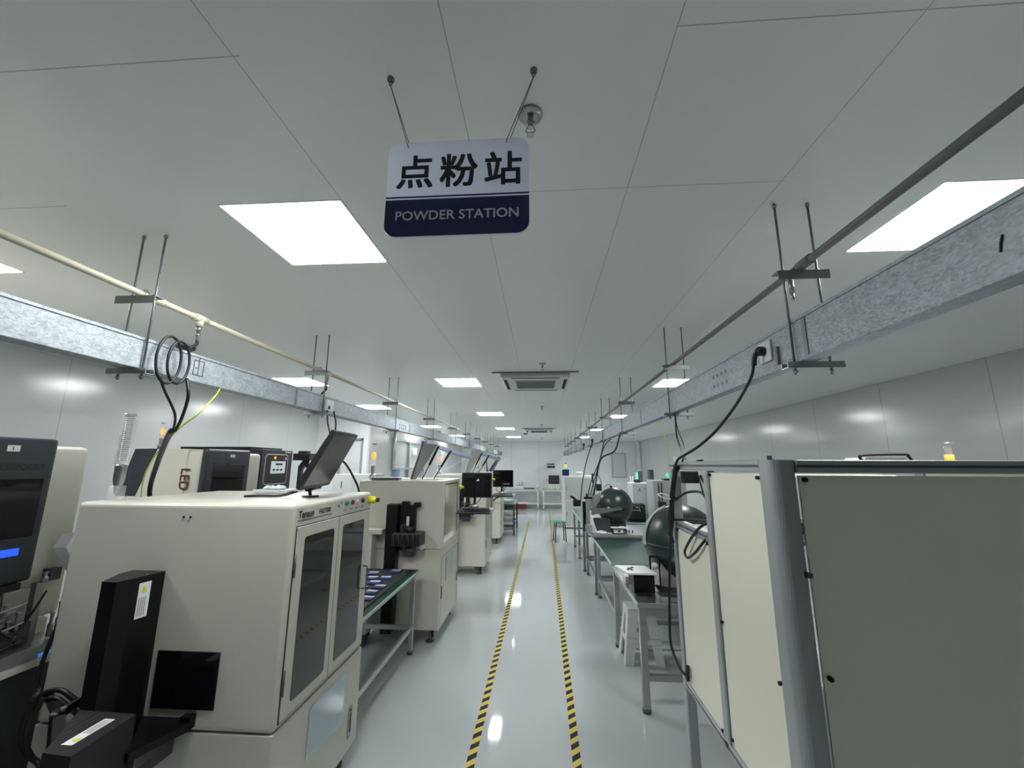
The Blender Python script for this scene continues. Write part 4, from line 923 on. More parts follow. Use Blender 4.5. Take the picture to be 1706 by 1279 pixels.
# ------------------------------------------------------------ big profile-framed cabinet on the right
def cabinet():
    x0, x1, y0, y1, zt, zb = .68, 1.95, 1.30, 2.31, 1.767, .71
    t = T('test_cabinet', 'tall cabinet with aluminium frame and cream panels, near right', 'cabinet', (1.3, 1.8, 0))
    def prof(a, b_, nm='frame_profile'):
        f = MB(); f.box(a[0], b_[0], a[1], b_[1], a[2], b_[2], .006, seg=3); return f.build(nm, 'alu_profile', t)
    # corner post with rounded face, then slim profiles
    f = MB(); P = [(x0, y0+.075), (x0, y0+.03)]+[(x0+.03-.03*math.cos(a), y0+.03-.03*math.sin(a)) for a in [k*PI/12 for k in range(1, 6)]]+[(x0+.03, y0), (x0+.055, y0), (x0+.055, y0+.02), (x0+.075, y0+.02), (x0+.075, y0+.075)]
    f.prism([(x, y, .06) for x, y in P], (0, 0, zt-.06)); 
    for q in f.bm.faces: q.smooth = False
    f.build('corner_post', 'alu_profile', t)
    W = .036
    for xx, yy, za, zc in ((x0, 1.80, zb, zt-.04), (x0, y1-W, .06, zt-.04), (x1-W, y0, .06, zt-.04), (x1-W, y1-W, .06, zt-.04)):
        prof((xx, yy, za), (xx+W+.01, yy+W+.01, zc))
    def beam_y(x, z, ya, yb, hh=.038):
        f = MB(); f.box(x, x+.036, ya, yb, z, z+hh, .002, seg=1); q = f.build('frame_beam', 'alu_profile', t)
        MB().box(x-.0008, x+.0, ya, yb, z+hh*.40, z+hh*.62).build('beam_slot', 'alu_dark', q)
        return q
    def beam_x(y, z, xa, xb, hh=.038):
        f = MB(); f.box(xa, xb, y, y+.036, z, z+hh, .002, seg=1); q = f.build('frame_beam', 'alu_profile', t)
        MB().box(xa, xb, y-.0008, y, z+hh*.40, z+hh*.62).build('beam_slot', 'alu_dark', q)
        return q
    beam_y(x0, zt-.038, y0+.076, y1); beam_x(y0+.01, zt-.038, x0+.077, x1); beam_x(y1-.04, zt-.038, x0+.037, x1)
    beam_y(x1-.037, zt-.038, y0+.05, y1-.05)
    beam_y(x0, zb, y0+.076, y1-.04, .03); beam_y(x0, 1.44, 1.85, y1-.047, .036); beam_x(y0+.01, .45, x0+.08, x1-.05)
    f = MB(); f.box(x0+.01, x0+.016, 1.385, 1.795, zb+.032, zt-.046); f.build('side_panel', 'cabinet_panel', t)
    f = MB(); f.box(x0+.006, x0+.012, 1.856, y1-.05, zb+.032, 1.435); f.build('side_panel', 'cabinet_panel', t)
    f = MB(); f.box(x0+.085, x1-.05, y0+.022, y0+.028, .49, zt-.046); f.build('front_panel', 'cabinet_panel', t)
    f = MB(); f.box(x0+.038, x1-.02, 1.80, y1-.045, 1.44, 1.455); f.build('shelf', 'brushed_steel', t)
    f = MB(); f.box(x0+.08, x1-.05, y0+.04, 1.79, zt-.03, zt-.004); f.build('top_panel', 'alu_profile', t)
    f = MB(); f.box(x0+.038, x1-.03, y0+.06, y1-.04, zb+.005, zb+.02); f.build('floor_panel', 'alu_profile', t)
    f = MB(); f.box(x1-.03, x1-.022, y0+.06, y1-.05, zb, zt-.04); f.build('far_panel', 'cream_paint', t)
    # panel retaining screws
    f = MB()
    for y, z in ((1.40, zt-.055), (1.785, zt-.055), (1.395, 1.13), (1.785, 1.16), (1.785, .765), (1.865, 1.43), (2.245, 1.43), (1.865, .752)):
        f.cyl((x0+.0, y, z), (x0+.012, y, z), .006, seg=8)
    for x, z in ((x0+.10, zt-.058), (x0+.10, 1.18), (x0+.10, .75)): f.cyl((x, y0+.012, z), (x, y0+.024, z), .007, seg=8)
    f.build('panel_screw', 'black_metal', t)
    f = MB(); f.box(x0+.0, x0+.015, 1.19+.13, 1.20+.13, zt, zt+.012); f.cyl((x0+.03, y0+.05, zt), (x0+.03, y0+.05, zt+.004), .009); f.build('screw', 'steel', t)
    f = MB(); f.box(x0+.06, x0+.078, y0-.001, y0+.02, 1.44, 1.452); f.build('joint', 'alu_dark', t)
    # instrument on the open shelf
    q = T('shelf_instrument', 'cream instrument with dark slots inside the open bay of the right cabinet', 'instrument', (1.15, 2.15, 1.456))
    f = MB(); f.box(1.0, 1.6, 2.02, 2.24, 1.457, 1.71, .008); f.build('housing', 'cream_paint', q)
    f = MB(); f.box(1.045, 1.075, 2.014, 2.02, 1.625, 1.64); f.box(1.045, 1.08, 2.014, 2.02, 1.66, 1.664); f.box(1.09, 1.12, 2.014, 2.02, 1.56, 1.57); f.build('slot', 'hole_dark', q)
    f = MB(); f.box(1.0, 1.3, 1.99, 2.02, 1.50, 1.52, .003); f.build('drawer_lip', 'aluminium', q)
    f = MB(); f.lathe([(.07, 0), (.065, .02), (.03, .035), (0, .037)], (.86, 2.06, 1.456)); tag(f.build('reflector_dish', 'sphere_green'), 'small dark green dome on the open shelf of the right cabinet', 'dish')
    f = MB(); f.cyl((.845, 1.93, 1.457), (.845, 1.93, 1.49), .022); f.cyl((.845, 1.93, 1.49), (.86, 1.93, 1.51), .017); f.box(.87, .92, 1.89, 1.94, 1.457, 1.49, .004); tag(f.build('connector', 'black_metal'), 'black round connector on the open shelf of the right cabinet', 'connector')
    f = MB(); f.box(.72, .80, 2.22, 2.26, 1.66, 1.72, .004); f.tube([(.80, 2.2, 1.70), (.82, 2.15, 1.62), (.85, 2.1, 1.55), (.87, 2.05, 1.50)], .007); f.tube([(.79, 2.2, 1.70), (.80, 2.17, 1.60), (.81, 2.12, 1.53), (.84, 2.08, 1.495)], .004)
    tag(f.build('webcam', 'black_plastic'), 'black clip device with cables under the top beam of the right cabinet', 'device')
cabinet()
t = T('handle_case', 'black handled pale case on top of the right cabinet', 'case', (1.42, 1.82, 1.768))
f = MB(); f.prism([(1.325, 1.84, 1.766), (1.345, 1.84, 1.785), (1.49, 1.84, 1.787), (1.51, 1.84, 1.766)], (0, .12, 0)); f.build('case', 'cream_light', t)
f = MB(); f.tube([(1.325, 1.83, 1.768), (1.312, 1.83, 1.782), (1.33, 1.83, 1.794), (1.485, 1.83, 1.797), (1.50, 1.83, 1.79), (1.515, 1.83, 1.768)], .0055); f.build('handle', 'black_plastic', t)
t = T('signal_tower', 'orange lit signal tower on top of the right cabinet', 'signal tower', (1.63, 1.8, 1.767))
f = MB(); f.cyl((1.63, 1.8, 1.766), (1.63, 1.8, 1.795), .014); f.build('lit_module', 'orange_glow', t)
f = MB(); f.cyl((1.63, 1.8, 1.795), (1.63, 1.8, 1.838), .011); f.build('lens_tube', 'clear_plastic', t)
f = MB(); f.cyl((1.63, 1.8, 1.838), (1.63, 1.8, 1.843), .017); f.build('cap', 'steel', t)
for x, y, l in ((.74, 2.0, 'small black cap on the top beam of right cabinet'),):
    f = MB(); f.box(x-.02, x+.0, y-.02, y+.02, 1.768, 1.776, .003); tag(f.build('end_cap', 'black_plastic'), l, 'cap')

# socket and cables from right trunk
t = T('wall_socket', 'white socket plate on the side of the right trunk', 'socket', (.91, 1.685, 2.165))
MB().box(.905, .914, 1.645, 1.73, 2.158, 2.243, .003).build('plate', 'white_plastic', t)
f = MB(); f.box(.904, .914, 1.60, 1.612, 2.13, 2.20); f.build('junction_strip', 'bracket_steel', t)
f = MB(); f.lathe([(.019, 0), (.02, .02), (.013, .03), (0, .032)], (.905, 1.69, 2.205), (-1, 0, 0)); f.tube([(.885, 1.69, 2.205), (.872, 1.695, 2.19), (.868, 1.70, 2.165), (.868, 1.705, 2.15)], .010); tag(f.build('power_plug', 'black_plastic'), 'black angled plug in the socket on the right trunk', 'plug')
f = MB()
f.tube([(.868, 1.705, 2.155), (.862, 1.72, 2.11), (.85, 1.76, 2.06), (.83, 1.85, 1.985), (.79, 1.95, 1.90), (.74, 2.04, 1.835), (.69, 2.10, 1.795), (.665, 2.12, 1.77), (.655, 2.16, 1.70), (.655, 2.2, 1.6)], .0065)
f.tube([(.655, 2.18, 1.65), (.650, 2.25, 1.40), (.650, 2.32, 1.20), (.640, 2.33, 1.0), (.63, 2.30, .88), (.65, 2.24, .80), (.668, 2.21, .785)], .0065)
tag(f.build('power_cable', 'cable_black'), 'long black power cable from right trunk socket down to the cabinet side', 'cable')
f = MB(); f.tube([(.665, 2.21, .788), (.672, 2.205, .80), (.672, 2.20, .83)], .009); f.box(.662, .678, 2.195, 2.225, .765, .80, .004); tag(f.build('cable_plug', 'black_plastic'), 'black plug at lower far corner of the right cabinet', 'plug')
f = MB(); f.tube([(.94, 2.96, 2.105), (.935, 2.95, 1.95), (.85, 2.6, 1.83), (.72, 2.2, 1.78), (.668, 2.14, 1.72)], .006); f.tube([(.925, 2.93, 2.105), (.945, 2.95, 2.0), (.985, 2.98, 1.9), (.93, 2.8, 1.84), (.75, 2.25, 1.78)], .003)
tag(f.build('cable', 'cable_black'), 'black vertical cables from second right hanger to the cabinet corner', 'cable')
f = MB(); f.tube([(.665, 2.14, 1.75), (.652, 2.19, 1.60), (.655, 2.24, 1.48), (.655, 2.28, 1.40)], .013); f.tube([(.668, 2.18, 1.60), (.655, 2.26, 1.52), (.66, 2.29, 1.42), (.668, 2.285, 1.36)], .008)
tag(f.build('cable_bundle', 'cable_black'), 'thick black cable bundle at the far corner of the right cabinet', 'cable')
f = MB(); f.tube([(.668, 2.2, 1.58), (.70, 2.12, 1.62), (.72, 2.0, 1.63), (.71, 1.90, 1.605), (.71, 1.87, 1.585), (.73, 1.89, 1.54), (.78, 1.92, 1.50)], .006)
f.tube([(.672, 2.28, 1.475), (.70, 2.15, 1.49), (.76, 2.02, 1.50), (.82, 1.95, 1.50)], .006)
f.tube([(.78, 1.93, 1.50), (.70, 1.92, 1.50), (.672, 1.98, 1.45), (.665, 2.08, 1.375), (.665, 2.10, 1.345), (.665, 2.06, 1.335), (.668, 1.97, 1.375), (.675, 1.88, 1.435), (.70, 1.87, 1.46)], .006)
tag(f.build('cable_loop', 'cable_black'), 'black cable looping out of the open bay of the right cabinet', 'cable')
f = MB(); f.tube([(.73, 3.0, 1.6), (.66, 2.6, 1.55), (.648, 2.34, 1.57)], .004) if 0 else f.tube([(.64, 2.18, 1.585), (.61, 2.20, 1.59), (.60, 2.26, 1.60), (.63, 2.26, 1.605), (.65, 2.2, 1.59)], .003)
tag(f.build('cable_tie', 'label_white'), 'white cable tie around bundle at right cabinet corner', 'tie')
f = MB(); f.tube([(.95, 3.4, 2.112), (.97, 3.42, 2.02), (1.02, 3.45, 1.9), (1.03, 3.5, 1.6), (1.04, 3.5, 1.3)], .003); tag(f.build('earth_wire', 'cable_yellow'), 'thin yellow wire dropping from the right trunk', 'wire')
f = MB()
f.tube([(.93, 5.0, 2.10), (.96, 5.6, 1.93), (.83, 5.9, 1.84), (.80, 6.2, 1.6), (.79, 6.5, 1.35), (.78, 6.6, 1.2)], .011)
f.tube([(.95, 6.4, 2.10), (.88, 6.5, 1.8), (.76, 6.6, 1.5), (.70, 6.6, 1.25)], .008)
f.tube([(.93, 7.9, 2.10), (.80, 7.6, 1.8), (.68, 7.2, 1.45), (.62, 6.95, 1.15)], .009)
f.tube([(.96, 5.9, 2.10), (.90, 6.1, 2.0), (.84, 6.4, 1.7), (.74, 6.6, 1.3)], .007)
tag(f.build('cable', 'cable_black'), 'several black cables dropping from right trunk to the farther green sphere', 'cable')
for y, l in ((7.4, 'black plug high on the right trunk, nearer of two'), (8.9, 'black plug high on the right trunk, farther of two')):
    f = MB(); f.box(.88, .913, y, y+.05, 2.13, 2.2, .01); f.tube([(.89, y+.02, 2.13), (.885, y+.02, 2.05)], .01, curve=False); tag(f.build('power_plug', 'black_plastic'), l, 'plug')

# ------------------------------------------------------------ work tables on the right
leg_table(.705, 1.75, 3.40, 4.58, .74, 'work_table', 'nearest steel topped work table on the right, behind the cabinet', 'table', top='brushed_steel', legm='steel', lw=.05, inset=.012, th=.035, side=False)
leg_table(.715, 1.6, 4.68, 6.10, .74, 'work_table', 'second work table on the right with shiny green mat', 'table', legm='aluminium')
leg_table(.69, 2.5, 6.14, 7.30, .78, 'work_table', 'third work table on the right, carrying the farther green sphere', 'table', top='aluminium', legm='steel')
leg_table(.66, 2.7, 7.42, 9.60, .80, 'work_table', 'fourth work table on the right, in front of the white oven', 'table', legm='steel', midlegs=(8.4,))
f = MB(); f.box(.71, 1.4, 6.11, 6.135, .765, .80, .003) ; tag(f.build('edge_strip', 'lid_steel'), 'dull steel strip along near edge of third right table', 'strip')
# white stool below the nearest table
def plastic_stool():
    cx, cy, h = .89, 4.37, .455
    cx, cy = .90, 4.30
    t = T('plastic_stool', 'white plastic stool under the nearest right work table', 'stool', (cx, cy, 0))
    f = MB(); f.box(cx-.125, cx+.125, cy-.115, cy+.115, h-.012, h, .01, seg=3); f.box(cx-.13, cx+.13, cy-.12, cy+.12, h-.075, h-.012, .012, seg=3); f.build('seat', 'white_plastic', t)
    a, b_ = .125, .175
    for sx in (-1, 1):
        for sy in (-1, 1):
            f = MB()
            tp = [(cx+sx*(a), cy+sy*(a-.01)), (cx+sx*(a-.095), cy+sy*(a-.01)), (cx+sx*(a-.095), cy+sy*(a-.022)), (cx+sx*(a-.014), cy+sy*(a-.022)), (cx+sx*(a-.014), cy+sy*(a-.10)), (cx+sx*a, cy+sy*(a-.10))]
            bt = [(cx+sx*(b_), cy+sy*(b_-.01)), (cx+sx*(b_-.075), cy+sy*(b_-.01)), (cx+sx*(b_-.075), cy+sy*(b_-.022)), (cx+sx*(b_-.014), cy+sy*(b_-.022)), (cx+sx*(b_-.014), cy+sy*(b_-.085)), (cx+sx*b_, cy+sy*(b_-.085))]
            A = [f.bm.verts.new((x, y, h-.05)) for x, y in tp]; B = [f.bm.verts.new((x, y, 0)) for x, y in bt]
            for i in range(6): f.bm.faces.new((A[i], A[(i+1) % 6], B[(i+1) % 6], B[i]))
            f.bm.faces.new(A); f.bm.faces.new(B)
            f.build('leg', 'white_plastic', t)
    f = MB(); g_ = .148
    for s_ in (-1, 1):
        f.box(cx-g_, cx+g_, cy+s_*g_-.006, cy+s_*g_+.006, .17, .215, .003); f.box(cx+s_*g_-.006, cx+s_*g_+.006, cy-g_, cy+g_, .17, .215, .003)
        for u in (-.03, .03): f.box(cx+u-.006, cx+u+.006, cy+s_*.128-.004, cy+s_*.128+.004, .33, h-.05)
    f.build('stretcher', 'white_plastic', t)
plastic_stool()
def green_stool():
    cx, cy, h = .41, 10.2, .44
    t = T('round_stool', 'round green topped stool with dark metal legs standing in the aisle', 'stool', (cx, cy, 0))
    f = MB(); f.lathe([(.0, -.022), (.15, -.022), (.168, -.012), (.168, -.002), (.155, .006), (0, .008)], (cx, cy, h)); f.build('seat', 'stool_green', t)
    for k in range(4):
        a = PI/4+k*PI/2+.15; c, s_ = math.cos(a), math.sin(a)
        f = MB(); f.tube([(cx+c*.09, cy+s_*.09, h-.024), (cx+c*.135, cy+s_*.135, h-.034), (cx+c*.15, cy+s_*.15, h-.08), (cx+c*.18, cy+s_*.18, .0)], .0115, 8); f.build('leg', 'black_metal', t)
    f = MB(); P = [(cx+.142*math.cos(k*PI/8), cy+.142*math.sin(k*PI/8), h-.09) for k in range(17)]; f.tube(P, .006, 6); f.build('ring', 'black_metal', t)
green_stool()

# nearest table: sphere, flat white box on black stand, clips
def integrating_sphere(cx, cy, cz, r, label, zb, frame):
    t = T('integrating_sphere', label, 'instrument', (cx, cy, zb))
    f = MB(); f.sphere((cx, cy, cz), r, 48); s_ = f.build('shell', 'sphere_green', t)
    f = MB(); f.lathe([(r+.001, -.008), (r+.008, -.008), (r+.008, .008), (r+.001, .008)], (cx, cy, cz), seg=48); f.build('equator_flange', 'sphere_green', t)
    return t, s_
# nearer one
cx, cy, cz, r = 1.235, 3.95, 1.08, .325
t, sh = integrating_sphere(cx, cy, cz, r, 'nearer dark green instrument sphere, half hidden behind the right cabinet', .74, 0)
f = MB(); seg = 14; rows = []
for i in range(seg+1):
    el = math.radians(-2+70*i/seg); row = []
    for k in range(7):
        az = math.radians(158+k*5.5*(1-.3*i/seg)); q = r+.012
        row.append(f.bm.verts.new((cx+q*math.cos(el)*math.cos(az), cy+q*math.cos(el)*math.sin(az), cz+q*math.sin(el))))
    rows.append(row)
for a, b_ in zip(rows, rows[1:]):
    for k in range(6): q = f.bm.faces.new((a[k], a[k+1], b_[k+1], b_[k])); q.smooth = True
bmesh.ops.solidify(f.bm, geom=f.bm.faces[:], thickness=.004)
f.build('white_cover_sheet', 'paper', t)
f = MB(); f.prism([(cx-.24, 3.78, .742), (cx-.24, 3.78, .97), (cx-.20, 3.78, .985), (cx-.12, 3.78, .85), (cx+.30, 3.78, .80), (cx+.30, 3.78, .742)], (0, .34, 0)); f.build('cradle', 'lid_steel', t)
f = MB()
for x in (cx-.335, cx-.26): f.box(x, x+.012, 3.78, 3.80, .742, .99)
f.box(cx-.335, cx-.248, 3.78, 3.80, .985, .997); f.build('handle_frame', 'black_metal', t)
f = MB(); f.lathe([(.02, 0), (.022, .03), (.014, .045), (0, .045)], (cx-.30, 3.77, .93), (0, -1, 0)); f.box(cx-.32, cx-.285, 3.755, 3.775, .85, .93, .004); f.build('connector', 'label_white', t)
f = MB()
for k in range(5): f.tube([(cx-.30, 3.66+.03*k, .752+.004*k), (cx-.2, 3.60+.03*k, .765), (cx-.06, 3.62+.02*k, .77), (cx+.1, 3.66, .755), (cx+.3, 3.68, .75)], .006, 6)
tag(f.build('cable', 'cable_black'), 'tangled black cables at the foot of the nearer green sphere', 'cable')
t = T('sample_platform', 'flat white plate on black block with small round parts on it', 'platform', (.76, 3.72, .74))
f = MB(); f.box(.735, .90, 3.64, 3.86, .742, .885, .003); f.build('block', 'black_metal', t)
f = MB(); f.prism([(.625, 3.86, .888), (.875, 3.86, .888), (.91, 3.60, .888), (.68, 3.60, .888)], (0, 0, .014)); f.build('plate', 'white_bright', t)
f = MB()
for x, y, rr_ in ((.725, 3.74, .018), (.752, 3.775, .013), (.705, 3.70, .011), (.735, 3.69, .010)): f.cyl((x, y, .9025), (x, y, .909), rr_, seg=12)
tag(f.build('small_part', 'alu_dark'), 'small dark round parts lying on the flat white plate', 'part')
f = MB(); f.box(.655, .73, 3.78, 3.93, .741, .80, .003) if 0 else f.box(.715, .765, 3.90, 4.02, .741, .80, .003); tag(f.build('small_box', 'label_white'), 'small white box behind the black block on the nearest right table', 'box')
f = MB(); f.box(.735, .86, 3.58, 3.60, .741, .75); f.tube([(.735, 3.56, .748), (.80, 3.60, .752), (.85, 3.55, .748)], .005, 6); tag(f.build('tweezers', 'black_metal'), 'black tweezers lying in front of the black block', 'tweezers')
f = MB(); f.box(.90, 1.25, 3.45, 3.55, .741, .7435); tag(f.build('metal_ruler', 'aluminium'), 'shiny thin metal strip lying on nearest right table', 'strip')

# farther sphere on its stand
cx, cy, cz, r = 1.10, 6.62, 1.145, .268
t, sh = integrating_sphere(cx, cy, cz, r, 'farther dark green instrument sphere carried by grey triangular brackets', .78, 0)
f = MB(); f.box(.78, 1.25, 6.55, 6.9, .782, .92, .01); f.box(.76, 1.0, 6.45, 6.5, .782, .98, .004); f.build('stand_box', 'alu_dark', t)
for yy in (6.33, 6.86):
    f = MB(); z_ = 1.135
    f.prism([(.72, yy, z_), (1.16, yy, z_), (1.16, yy, z_-.02), (.72, yy, z_-.10)], (0, .02, 0)); f.build('triangular_bracket', 'steel', t)
f = MB(); f.box(.64, .70, 6.32, 6.38, .90, 1.26, .004); f.box(.62, .72, 6.30, 6.40, .79, .90, .004); f.build('column', 'aluminium', t)
f = MB(); f.prism([(.66, 6.32, .785), (.66, 6.32, 1.02), (.72, 6.32, 1.02), (.80, 6.32, .785)], (0, .06, 0)); f.build('gusset', 'label_white', t)
f = MB(); f.box(.60, .64, 6.36, 6.44, .80, 1.22, .004); f.box(.62, .74, 6.33, 6.40, 1.26, 1.29, .004); f.cyl((.66, 6.35, 1.29), (.66, 6.35, 1.34), .012); f.build('rail', 'black_metal', t)
f = MB()
for k in range(6): f.tube([(.70, 6.4, 1.12+.02*k), (.78, 6.42, 1.15+.03*k), (.86, 6.45, 1.24+.022*k)], .010, 8)
f.build('foil_hose', 'steel', t)
f = MB(); f.box(.84, .92, 6.62, 6.70, 1.36, 1.46, .006) ; f.tube([(.92, 6.66, 1.46), (.90, 6.66, 1.55), (.86, 6.66, 1.6), (.82, 6.66, 1.60)], .005); f.build('lamp_head', 'black_plastic', t)
f = MB(); f.cyl((1.06, 6.62, 1.41), (1.06, 6.62, 1.435), .02); f.tube([(1.06, 6.62, 1.435), (1.03, 6.62, 1.46), (1.0, 6.62, 1.45), (.97, 6.62, 1.42)], .004); f.build('fibre_port', 'black_plastic', t)
f = MB(); f.box(1.13, 1.16, 6.45, 6.47, 1.40, 1.475, .004); f.build('clip', 'cream_light', t)
f = MB(); f.box(.955, .985, 6.345, 6.352, 1.135, 1.15); f.build('label', 'label_white', t)
f = MB(); f.lathe([(.02, 0), (.03, .05), (.035, .12), (.018, .2), (.012, .26), (0, .265)], (.77, 6.7, 1.28)); tag(f.build('wrapped_nozzle', 'paper'), 'white wrapped nozzle standing beside the farther green sphere', 'nozzle')
f = MB(); f.tube([(.80, 6.75, 1.15), (.80, 6.75, 1.5), (.80, 6.75, 1.62)], .016, 8, curve=False); f.box(.50, .62, 6.9, 6.96, 1.10, 1.20, .01); f.tube([(.56, 6.93, 1.18), (.50, 6.90, 1.24), (.46, 6.88, 1.25)], .02)
tag(f.build('camera_arm', 'black_plastic'), 'black articulated clamp beside the farther green sphere', 'clamp')
t = T('sample_stage', 'small steel sample stage with white top in front of the farther sphere', 'stage', (1.1, 6.3, .78))
f = MB(); f.box(1.02, 1.15, 6.25, 6.33, .801, .86, .003); f.build('body', 'label_white', t)
f = MB(); f.box(.98, 1.22, 6.23, 6.35, .868, .877, .002); f.lathe([(.04, 0), (.035, .012), (0, .012)], (1.14, 6.29, .877)); f.build('top_plate', 'white_bright', t)
f = MB(); f.cyl((1.0, 6.29, .80), (1.0, 6.29, .87), .006); f.cyl((1.09, 6.245, .83), (1.09, 6.25, .83), .014); f.build('post', 'black_metal', t)
for x, l in ((1.20, 'short black screw standing left on the third right table'), (1.235, 'short black screw standing in the middle on the third right table'), (1.28, 'short black screw standing right on the third right table')):
    f = MB(); f.cyl((x, 6.27, .801), (x, 6.27, .845), .008); tag(f.build('bolt', 'black_metal'), l, 'bolt')
f = MB()
for k in range(8):
    P = [(.62+random.random()*.1, 6.35+random.random()*.2, .83+random.random()*.12) for _ in range(5)]; f.tube(P, .006, 6)
tag(f.build('cable_tangle', 'steel'), 'silver grey tangle of wires beside the column of the farther sphere', 'cable')
f = MB(); f.box(.78, .98, 6.18, 6.26, .801, .806); f.lathe([(.09, 0), (.07, .014), (.02, .03), (0, .03)], (.84, 6.24, .806), seg=9); tag(f.build('plastic_bag', 'sign_letter'), 'blue and white plastic bag lying on the third right table', 'bag')
# equipment farther back on the right
t = T('oven', 'white oven with dark side opening on the fourth right table', 'oven', (2.0, 8.7, .80))
f = MB(); f.box(1.80, 2.14, 8.60, 9.1, .801, 1.40, .008); f.build('housing', 'white_bright', t)
f = MB(); f.box(1.9, 1.905, 8.594, 8.6, 1.22, 1.27); f.box(2.03, 2.05, 8.594, 8.6, 1.28, 1.30); f.box(1.93, 1.945, 8.59, 8.6, 1.24, 1.30); f.build('latch', 'alu_dark', t)
f = MB(); f.box(2.142, 2.36, 8.62, 9.1, .801, 1.40, .004); f.build('side_frame', 'white_plastic', t)
f = MB(); f.box(2.155, 2.345, 8.612, 8.62, 1.08, 1.38); f.box(2.16, 2.35, 8.612, 8.62, .95, 1.03); f.build('side_opening', 'dark_glass', t)
t = T('component_crate', 'black crate with pale contents in front of the white oven', 'crate', (1.65, 7.7, .80))
f = MB(); f.box(1.50, 1.80, 7.60, 7.9, .801, 1.09, .03, seg=3); f.build('crate', 'black_plastic', t)
f = MB()
for k in range(6):
    f.cyl((1.54+.038*k, 7.594, 1.05-.01*(k % 2)), (1.54+.038*k, 7.60, 1.05-.01*(k % 2)), .008, seg=8); f.cyl((1.54+.03*k, 7.594, .98), (1.54+.03*k, 7.60, .98), .009, seg=8)
f.tube([(1.62, 7.59, 1.03), (1.68, 7.59, 1.02), (1.70, 7.59, .96)], .005, 6); f.build('pale_marks', 'label_white', t)
f = MB(); f.lathe([(.06, 0), (.075, .03), (.07, .06), (0, .07)], (1.93, 8.75, 1.401)); tag(f.build('black_pot', 'black_plastic'), 'round black pot standing on the white oven', 'pot')
t = T('led_meter', 'meter with green lit side on the white oven', 'meter', (2.02, 8.95, 1.401)); f = MB(); f.box(2.0, 2.09, 8.95, 9.05, 1.401, 1.62, .004); f.build('housing', 'alu_dark', t)
f = MB(); f.box(1.965, 1.999, 8.95, 9.05, 1.43, 1.60, .004); f.build('lit_panel', 'green_glow', t)
f = MB(); f.box(2.19, 2.28, 8.8, 8.95, 1.401, 1.66, .004); tag(f.build('speaker_box', 'alu_dark'), 'upright dark box on right end of the white oven', 'box')
for x, l in ((1.84, 'left of two small clear bottles on the white oven'), (1.885, 'right of two small clear bottles on the white oven')):
    f = MB(); f.lathe([(.017, 0), (.017, .07), (.007, .085), (.007, .12)], (x, 8.95, 1.401)); tag(f.build('bottle', 'pale_bottle'), l, 'bottle')
t = T('test_machine', 'grey test machine with black column behind the open cabinet bay', 'machine', (2.25, 7.9, .80))
f = MB(); f.box(1.98, 2.55, 7.72, 8.2, .801, 1.48, .006); f.build('housing', 'baseboard', t)
f = MB(); f.box(2.06, 2.075, 7.70, 7.72, 1.12, 1.44); f.box(2.11, 2.125, 7.70, 7.72, 1.12, 1.44); f.box(2.04, 2.17, 7.66, 7.72, 1.02, 1.12, .004); f.build('slide', 'slate', t)
f = MB(); f.box(2.2, 2.42, 7.8, 8.0, 1.481, 1.51); q = f.build('screen_base', 'black_plastic', t)
f = MB(); f.sphere((2.30, 7.9, 1.56), .045, 16, sc=(1, 1, 1)); f.build('green_lamp', 'green_glow', t)
f = MB(); f.box(3.1, 3.4, YE-.012, YE-.004, 1.5, 1.75) if 0 else f.box(XR-.008, XR-.002, 12.5, 13.4, 1.72, 2.0); tag(f.build('wall_notice', 'paper'), 'framed pale notice on the far right wall', 'notice')

# ------------------------------------------------------------ far end of the room
t = T('locker', 'tall pale grey locker at the far end right of the aisle', 'locker', (1.05, 12.6, 0))
f = MB(); f.box(.60, 1.50, 12.2, 13.0, .03, 1.44, .006); f.build('body', 'white_plastic', t)
for za, zb in ((.06, .75), (.79, 1.40)):
    f = MB(); f.box(.66, 1.44, 12.192, 12.2, za, zb, .004, seg=1); q = f.build('door', 'baseboard', t)
    f = MB(); f.box(.70, .715, 12.185, 12.192, (za+zb)/2-.05, (za+zb)/2+.05); f.build('handle', 'alu_dark', q)
t = T('control_box', 'dark navy box on top of the far locker', 'box', (.53, 12.3, 1.441)); f = MB(); f.box(.60, .79, 12.25, 12.45, 1.442, 1.62, .004); f.build('box', 'sign_navy', t)
t = T('signal_tower', 'signal tower with red and green lamps on the far locker', 'signal tower', (.70, 12.35, 1.62))
f = MB(); f.cyl((.70, 12.35, 1.62), (.70, 12.35, 1.70), .035); f.build('green_lamp', 'green_glow', t)
f = MB(); f.cyl((.70, 12.35, 1.70), (.70, 12.35, 1.77), .03); f.build('orange_lamp', 'orange_glow', t)
f = MB(); f.cyl((.70, 12.35, 1.77), (.70, 12.35, 1.81), .02); f.build('red_lamp', 'brown_text', t)
f = MB(); f.box(.9, 1.3, 12.3, 12.5, 1.441, 1.455); f.lathe([(.05, 0), (.11, .06), (.11, .09), (.04, .10)], (1.1, 12.4, 1.455), seg=12); tag(f.build('pale_bowl', 'pale_bottle'), 'pale green bowl on top of the far locker', 'bowl')
leg_table(-1.55, -.10, 17.1, 17.85, .79, 'work_table', 'left pale bench against the end wall', 'table', top='mat_edge', legm='white_plastic')
leg_table(.02, 1.5, 17.1, 17.85, .79, 'work_table', 'right pale bench against the end wall', 'table', top='mat_edge', legm='white_plastic')
t = T('red_crate', 'red crate on the floor under the left end bench', 'crate', (-.85, 17.4, 0)); f = MB(); f.box(-1.10, -.62, 17.25, 17.7, .03, .24, .01); f.build('crate', 'red_plastic', t); f = MB(); f.box(-1.12, -.6, 17.23, 17.72, .24, .27, .005); f.build('rim', 'label_white', t)
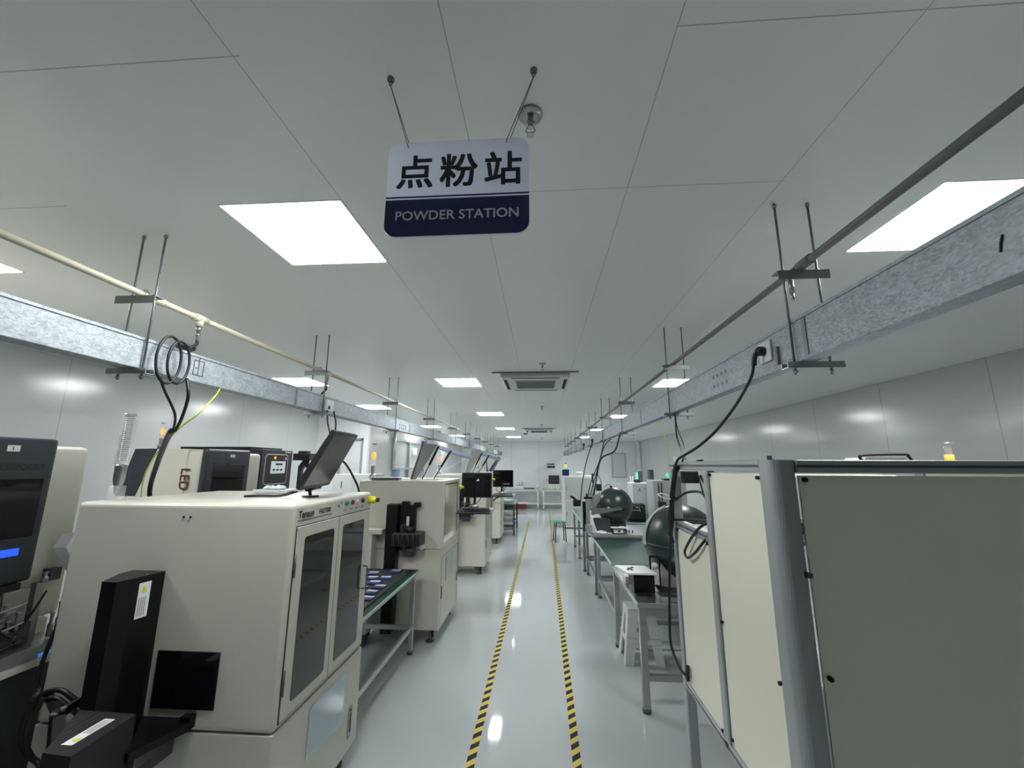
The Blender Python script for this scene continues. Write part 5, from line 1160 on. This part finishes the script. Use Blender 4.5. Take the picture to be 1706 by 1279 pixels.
t = T('parts_cabinet', 'black box of small drawers on right end bench', 'box', (.5, 17.5, .79)); f = MB(); f.box(.29, .72, 17.45, 17.8, .98, 1.32, .005); f.build('box', 'black_plastic', t)
f = MB()
for k in range(4): f.cyl((.36+.09*k, 17.444, 1.26), (.36+.09*k, 17.45, 1.26), .015, seg=8); f.cyl((.36+.09*k, 17.444, 1.10), (.36+.09*k, 17.45, 1.10), .015, seg=8)
f.box(.47, .53, 17.444, 17.45, 1.19, 1.205); f.build('drawer_knob', 'ink_grey', t)
b0 = None
for k in range(5):
    x = .30+.095*k
    if b0 is None:
        b0 = MB(); b0.box(x-.042, x+.042, 17.45, 17.75, .791, .975, .004); b0 = tag(b0.build('pale_tub', 'pale_bottle'), 'pale plastic tub under the black drawer box at the end bench', 'tub', 'row of pale tubs on the end bench')
    else: dup(b0, (.095*k, 0, 0), 'pale plastic tub under the black drawer box at the end bench')
f = MB(); f.box(.08, .26, 17.5, 17.75, .791, 1.12, .004); tag(f.build('clear_drawer_box', 'baseboard'), 'pale grey stacked box left of the black drawer box', 'box')
f = MB(); f.box(-1.15, -.72, 17.3, 17.7, .791, .90, .01); tag(f.build('white_carton', 'paper'), 'white carton on left end of the end bench', 'carton')
f = MB(); f.box(-.72, -.30, 17.2, 17.6, .791, .82, .004); tag(f.build('keyboard_case', 'black_plastic'), 'flat black case in the middle of the left end bench', 'case')
bb = None
for k, (x, y) in enumerate(((-1.02, 17.4), (-.93, 17.5), (-.85, 17.42), (-.78, 17.55))):
    if bb is None:
        q = MB(); q.lathe([(.035, 0), (.035, .12), (.012, .15), (.012, .19), (0, .19)], (x, y, .901)); bb = tag(q.build('bottle', 'pale_bottle'), 'pale bottle on the white carton at the end bench', 'bottle', 'bottles on the white carton')
    else: dup(bb, (x+1.02, y-17.4, 0), 'pale bottle on the white carton at the end bench')
bb = None
for k in range(6):
    x = -.26+.10*k+(.05 if k > 2 else 0)
    if bb is None:
        q = MB(); q.lathe([(.03, 0), (.035, .03), (.03, .09), (.015, .10), (.015, .13), (0, .13)], (x, 17.5, .791)); bb = tag(q.build('jar', 'label_white'), 'small white jar in the row in the middle of the end benches', 'jar', 'white jars on the end benches')
    elif -.10 < x < .02 or x > .06: continue
    else: dup(bb, (x+.26, 0, 0), 'small white jar in the row in the middle of the end benches')
t = T('wall_sign', 'small dark sign with white characters on the end wall', 'sign', (.4, YE, 1.6))
f = MB(); f.box(.24, .57, YE-.01, YE-.002, 1.62, 1.70); f.build('plate', 'ink', t)
f = MB()
for k in range(4): f.box(.25+k*.08, .31+k*.08, YE-.01, YE-.002, 1.74, 1.80)
f.build('characters', 'ink', t)
S.render.film_transparent = False
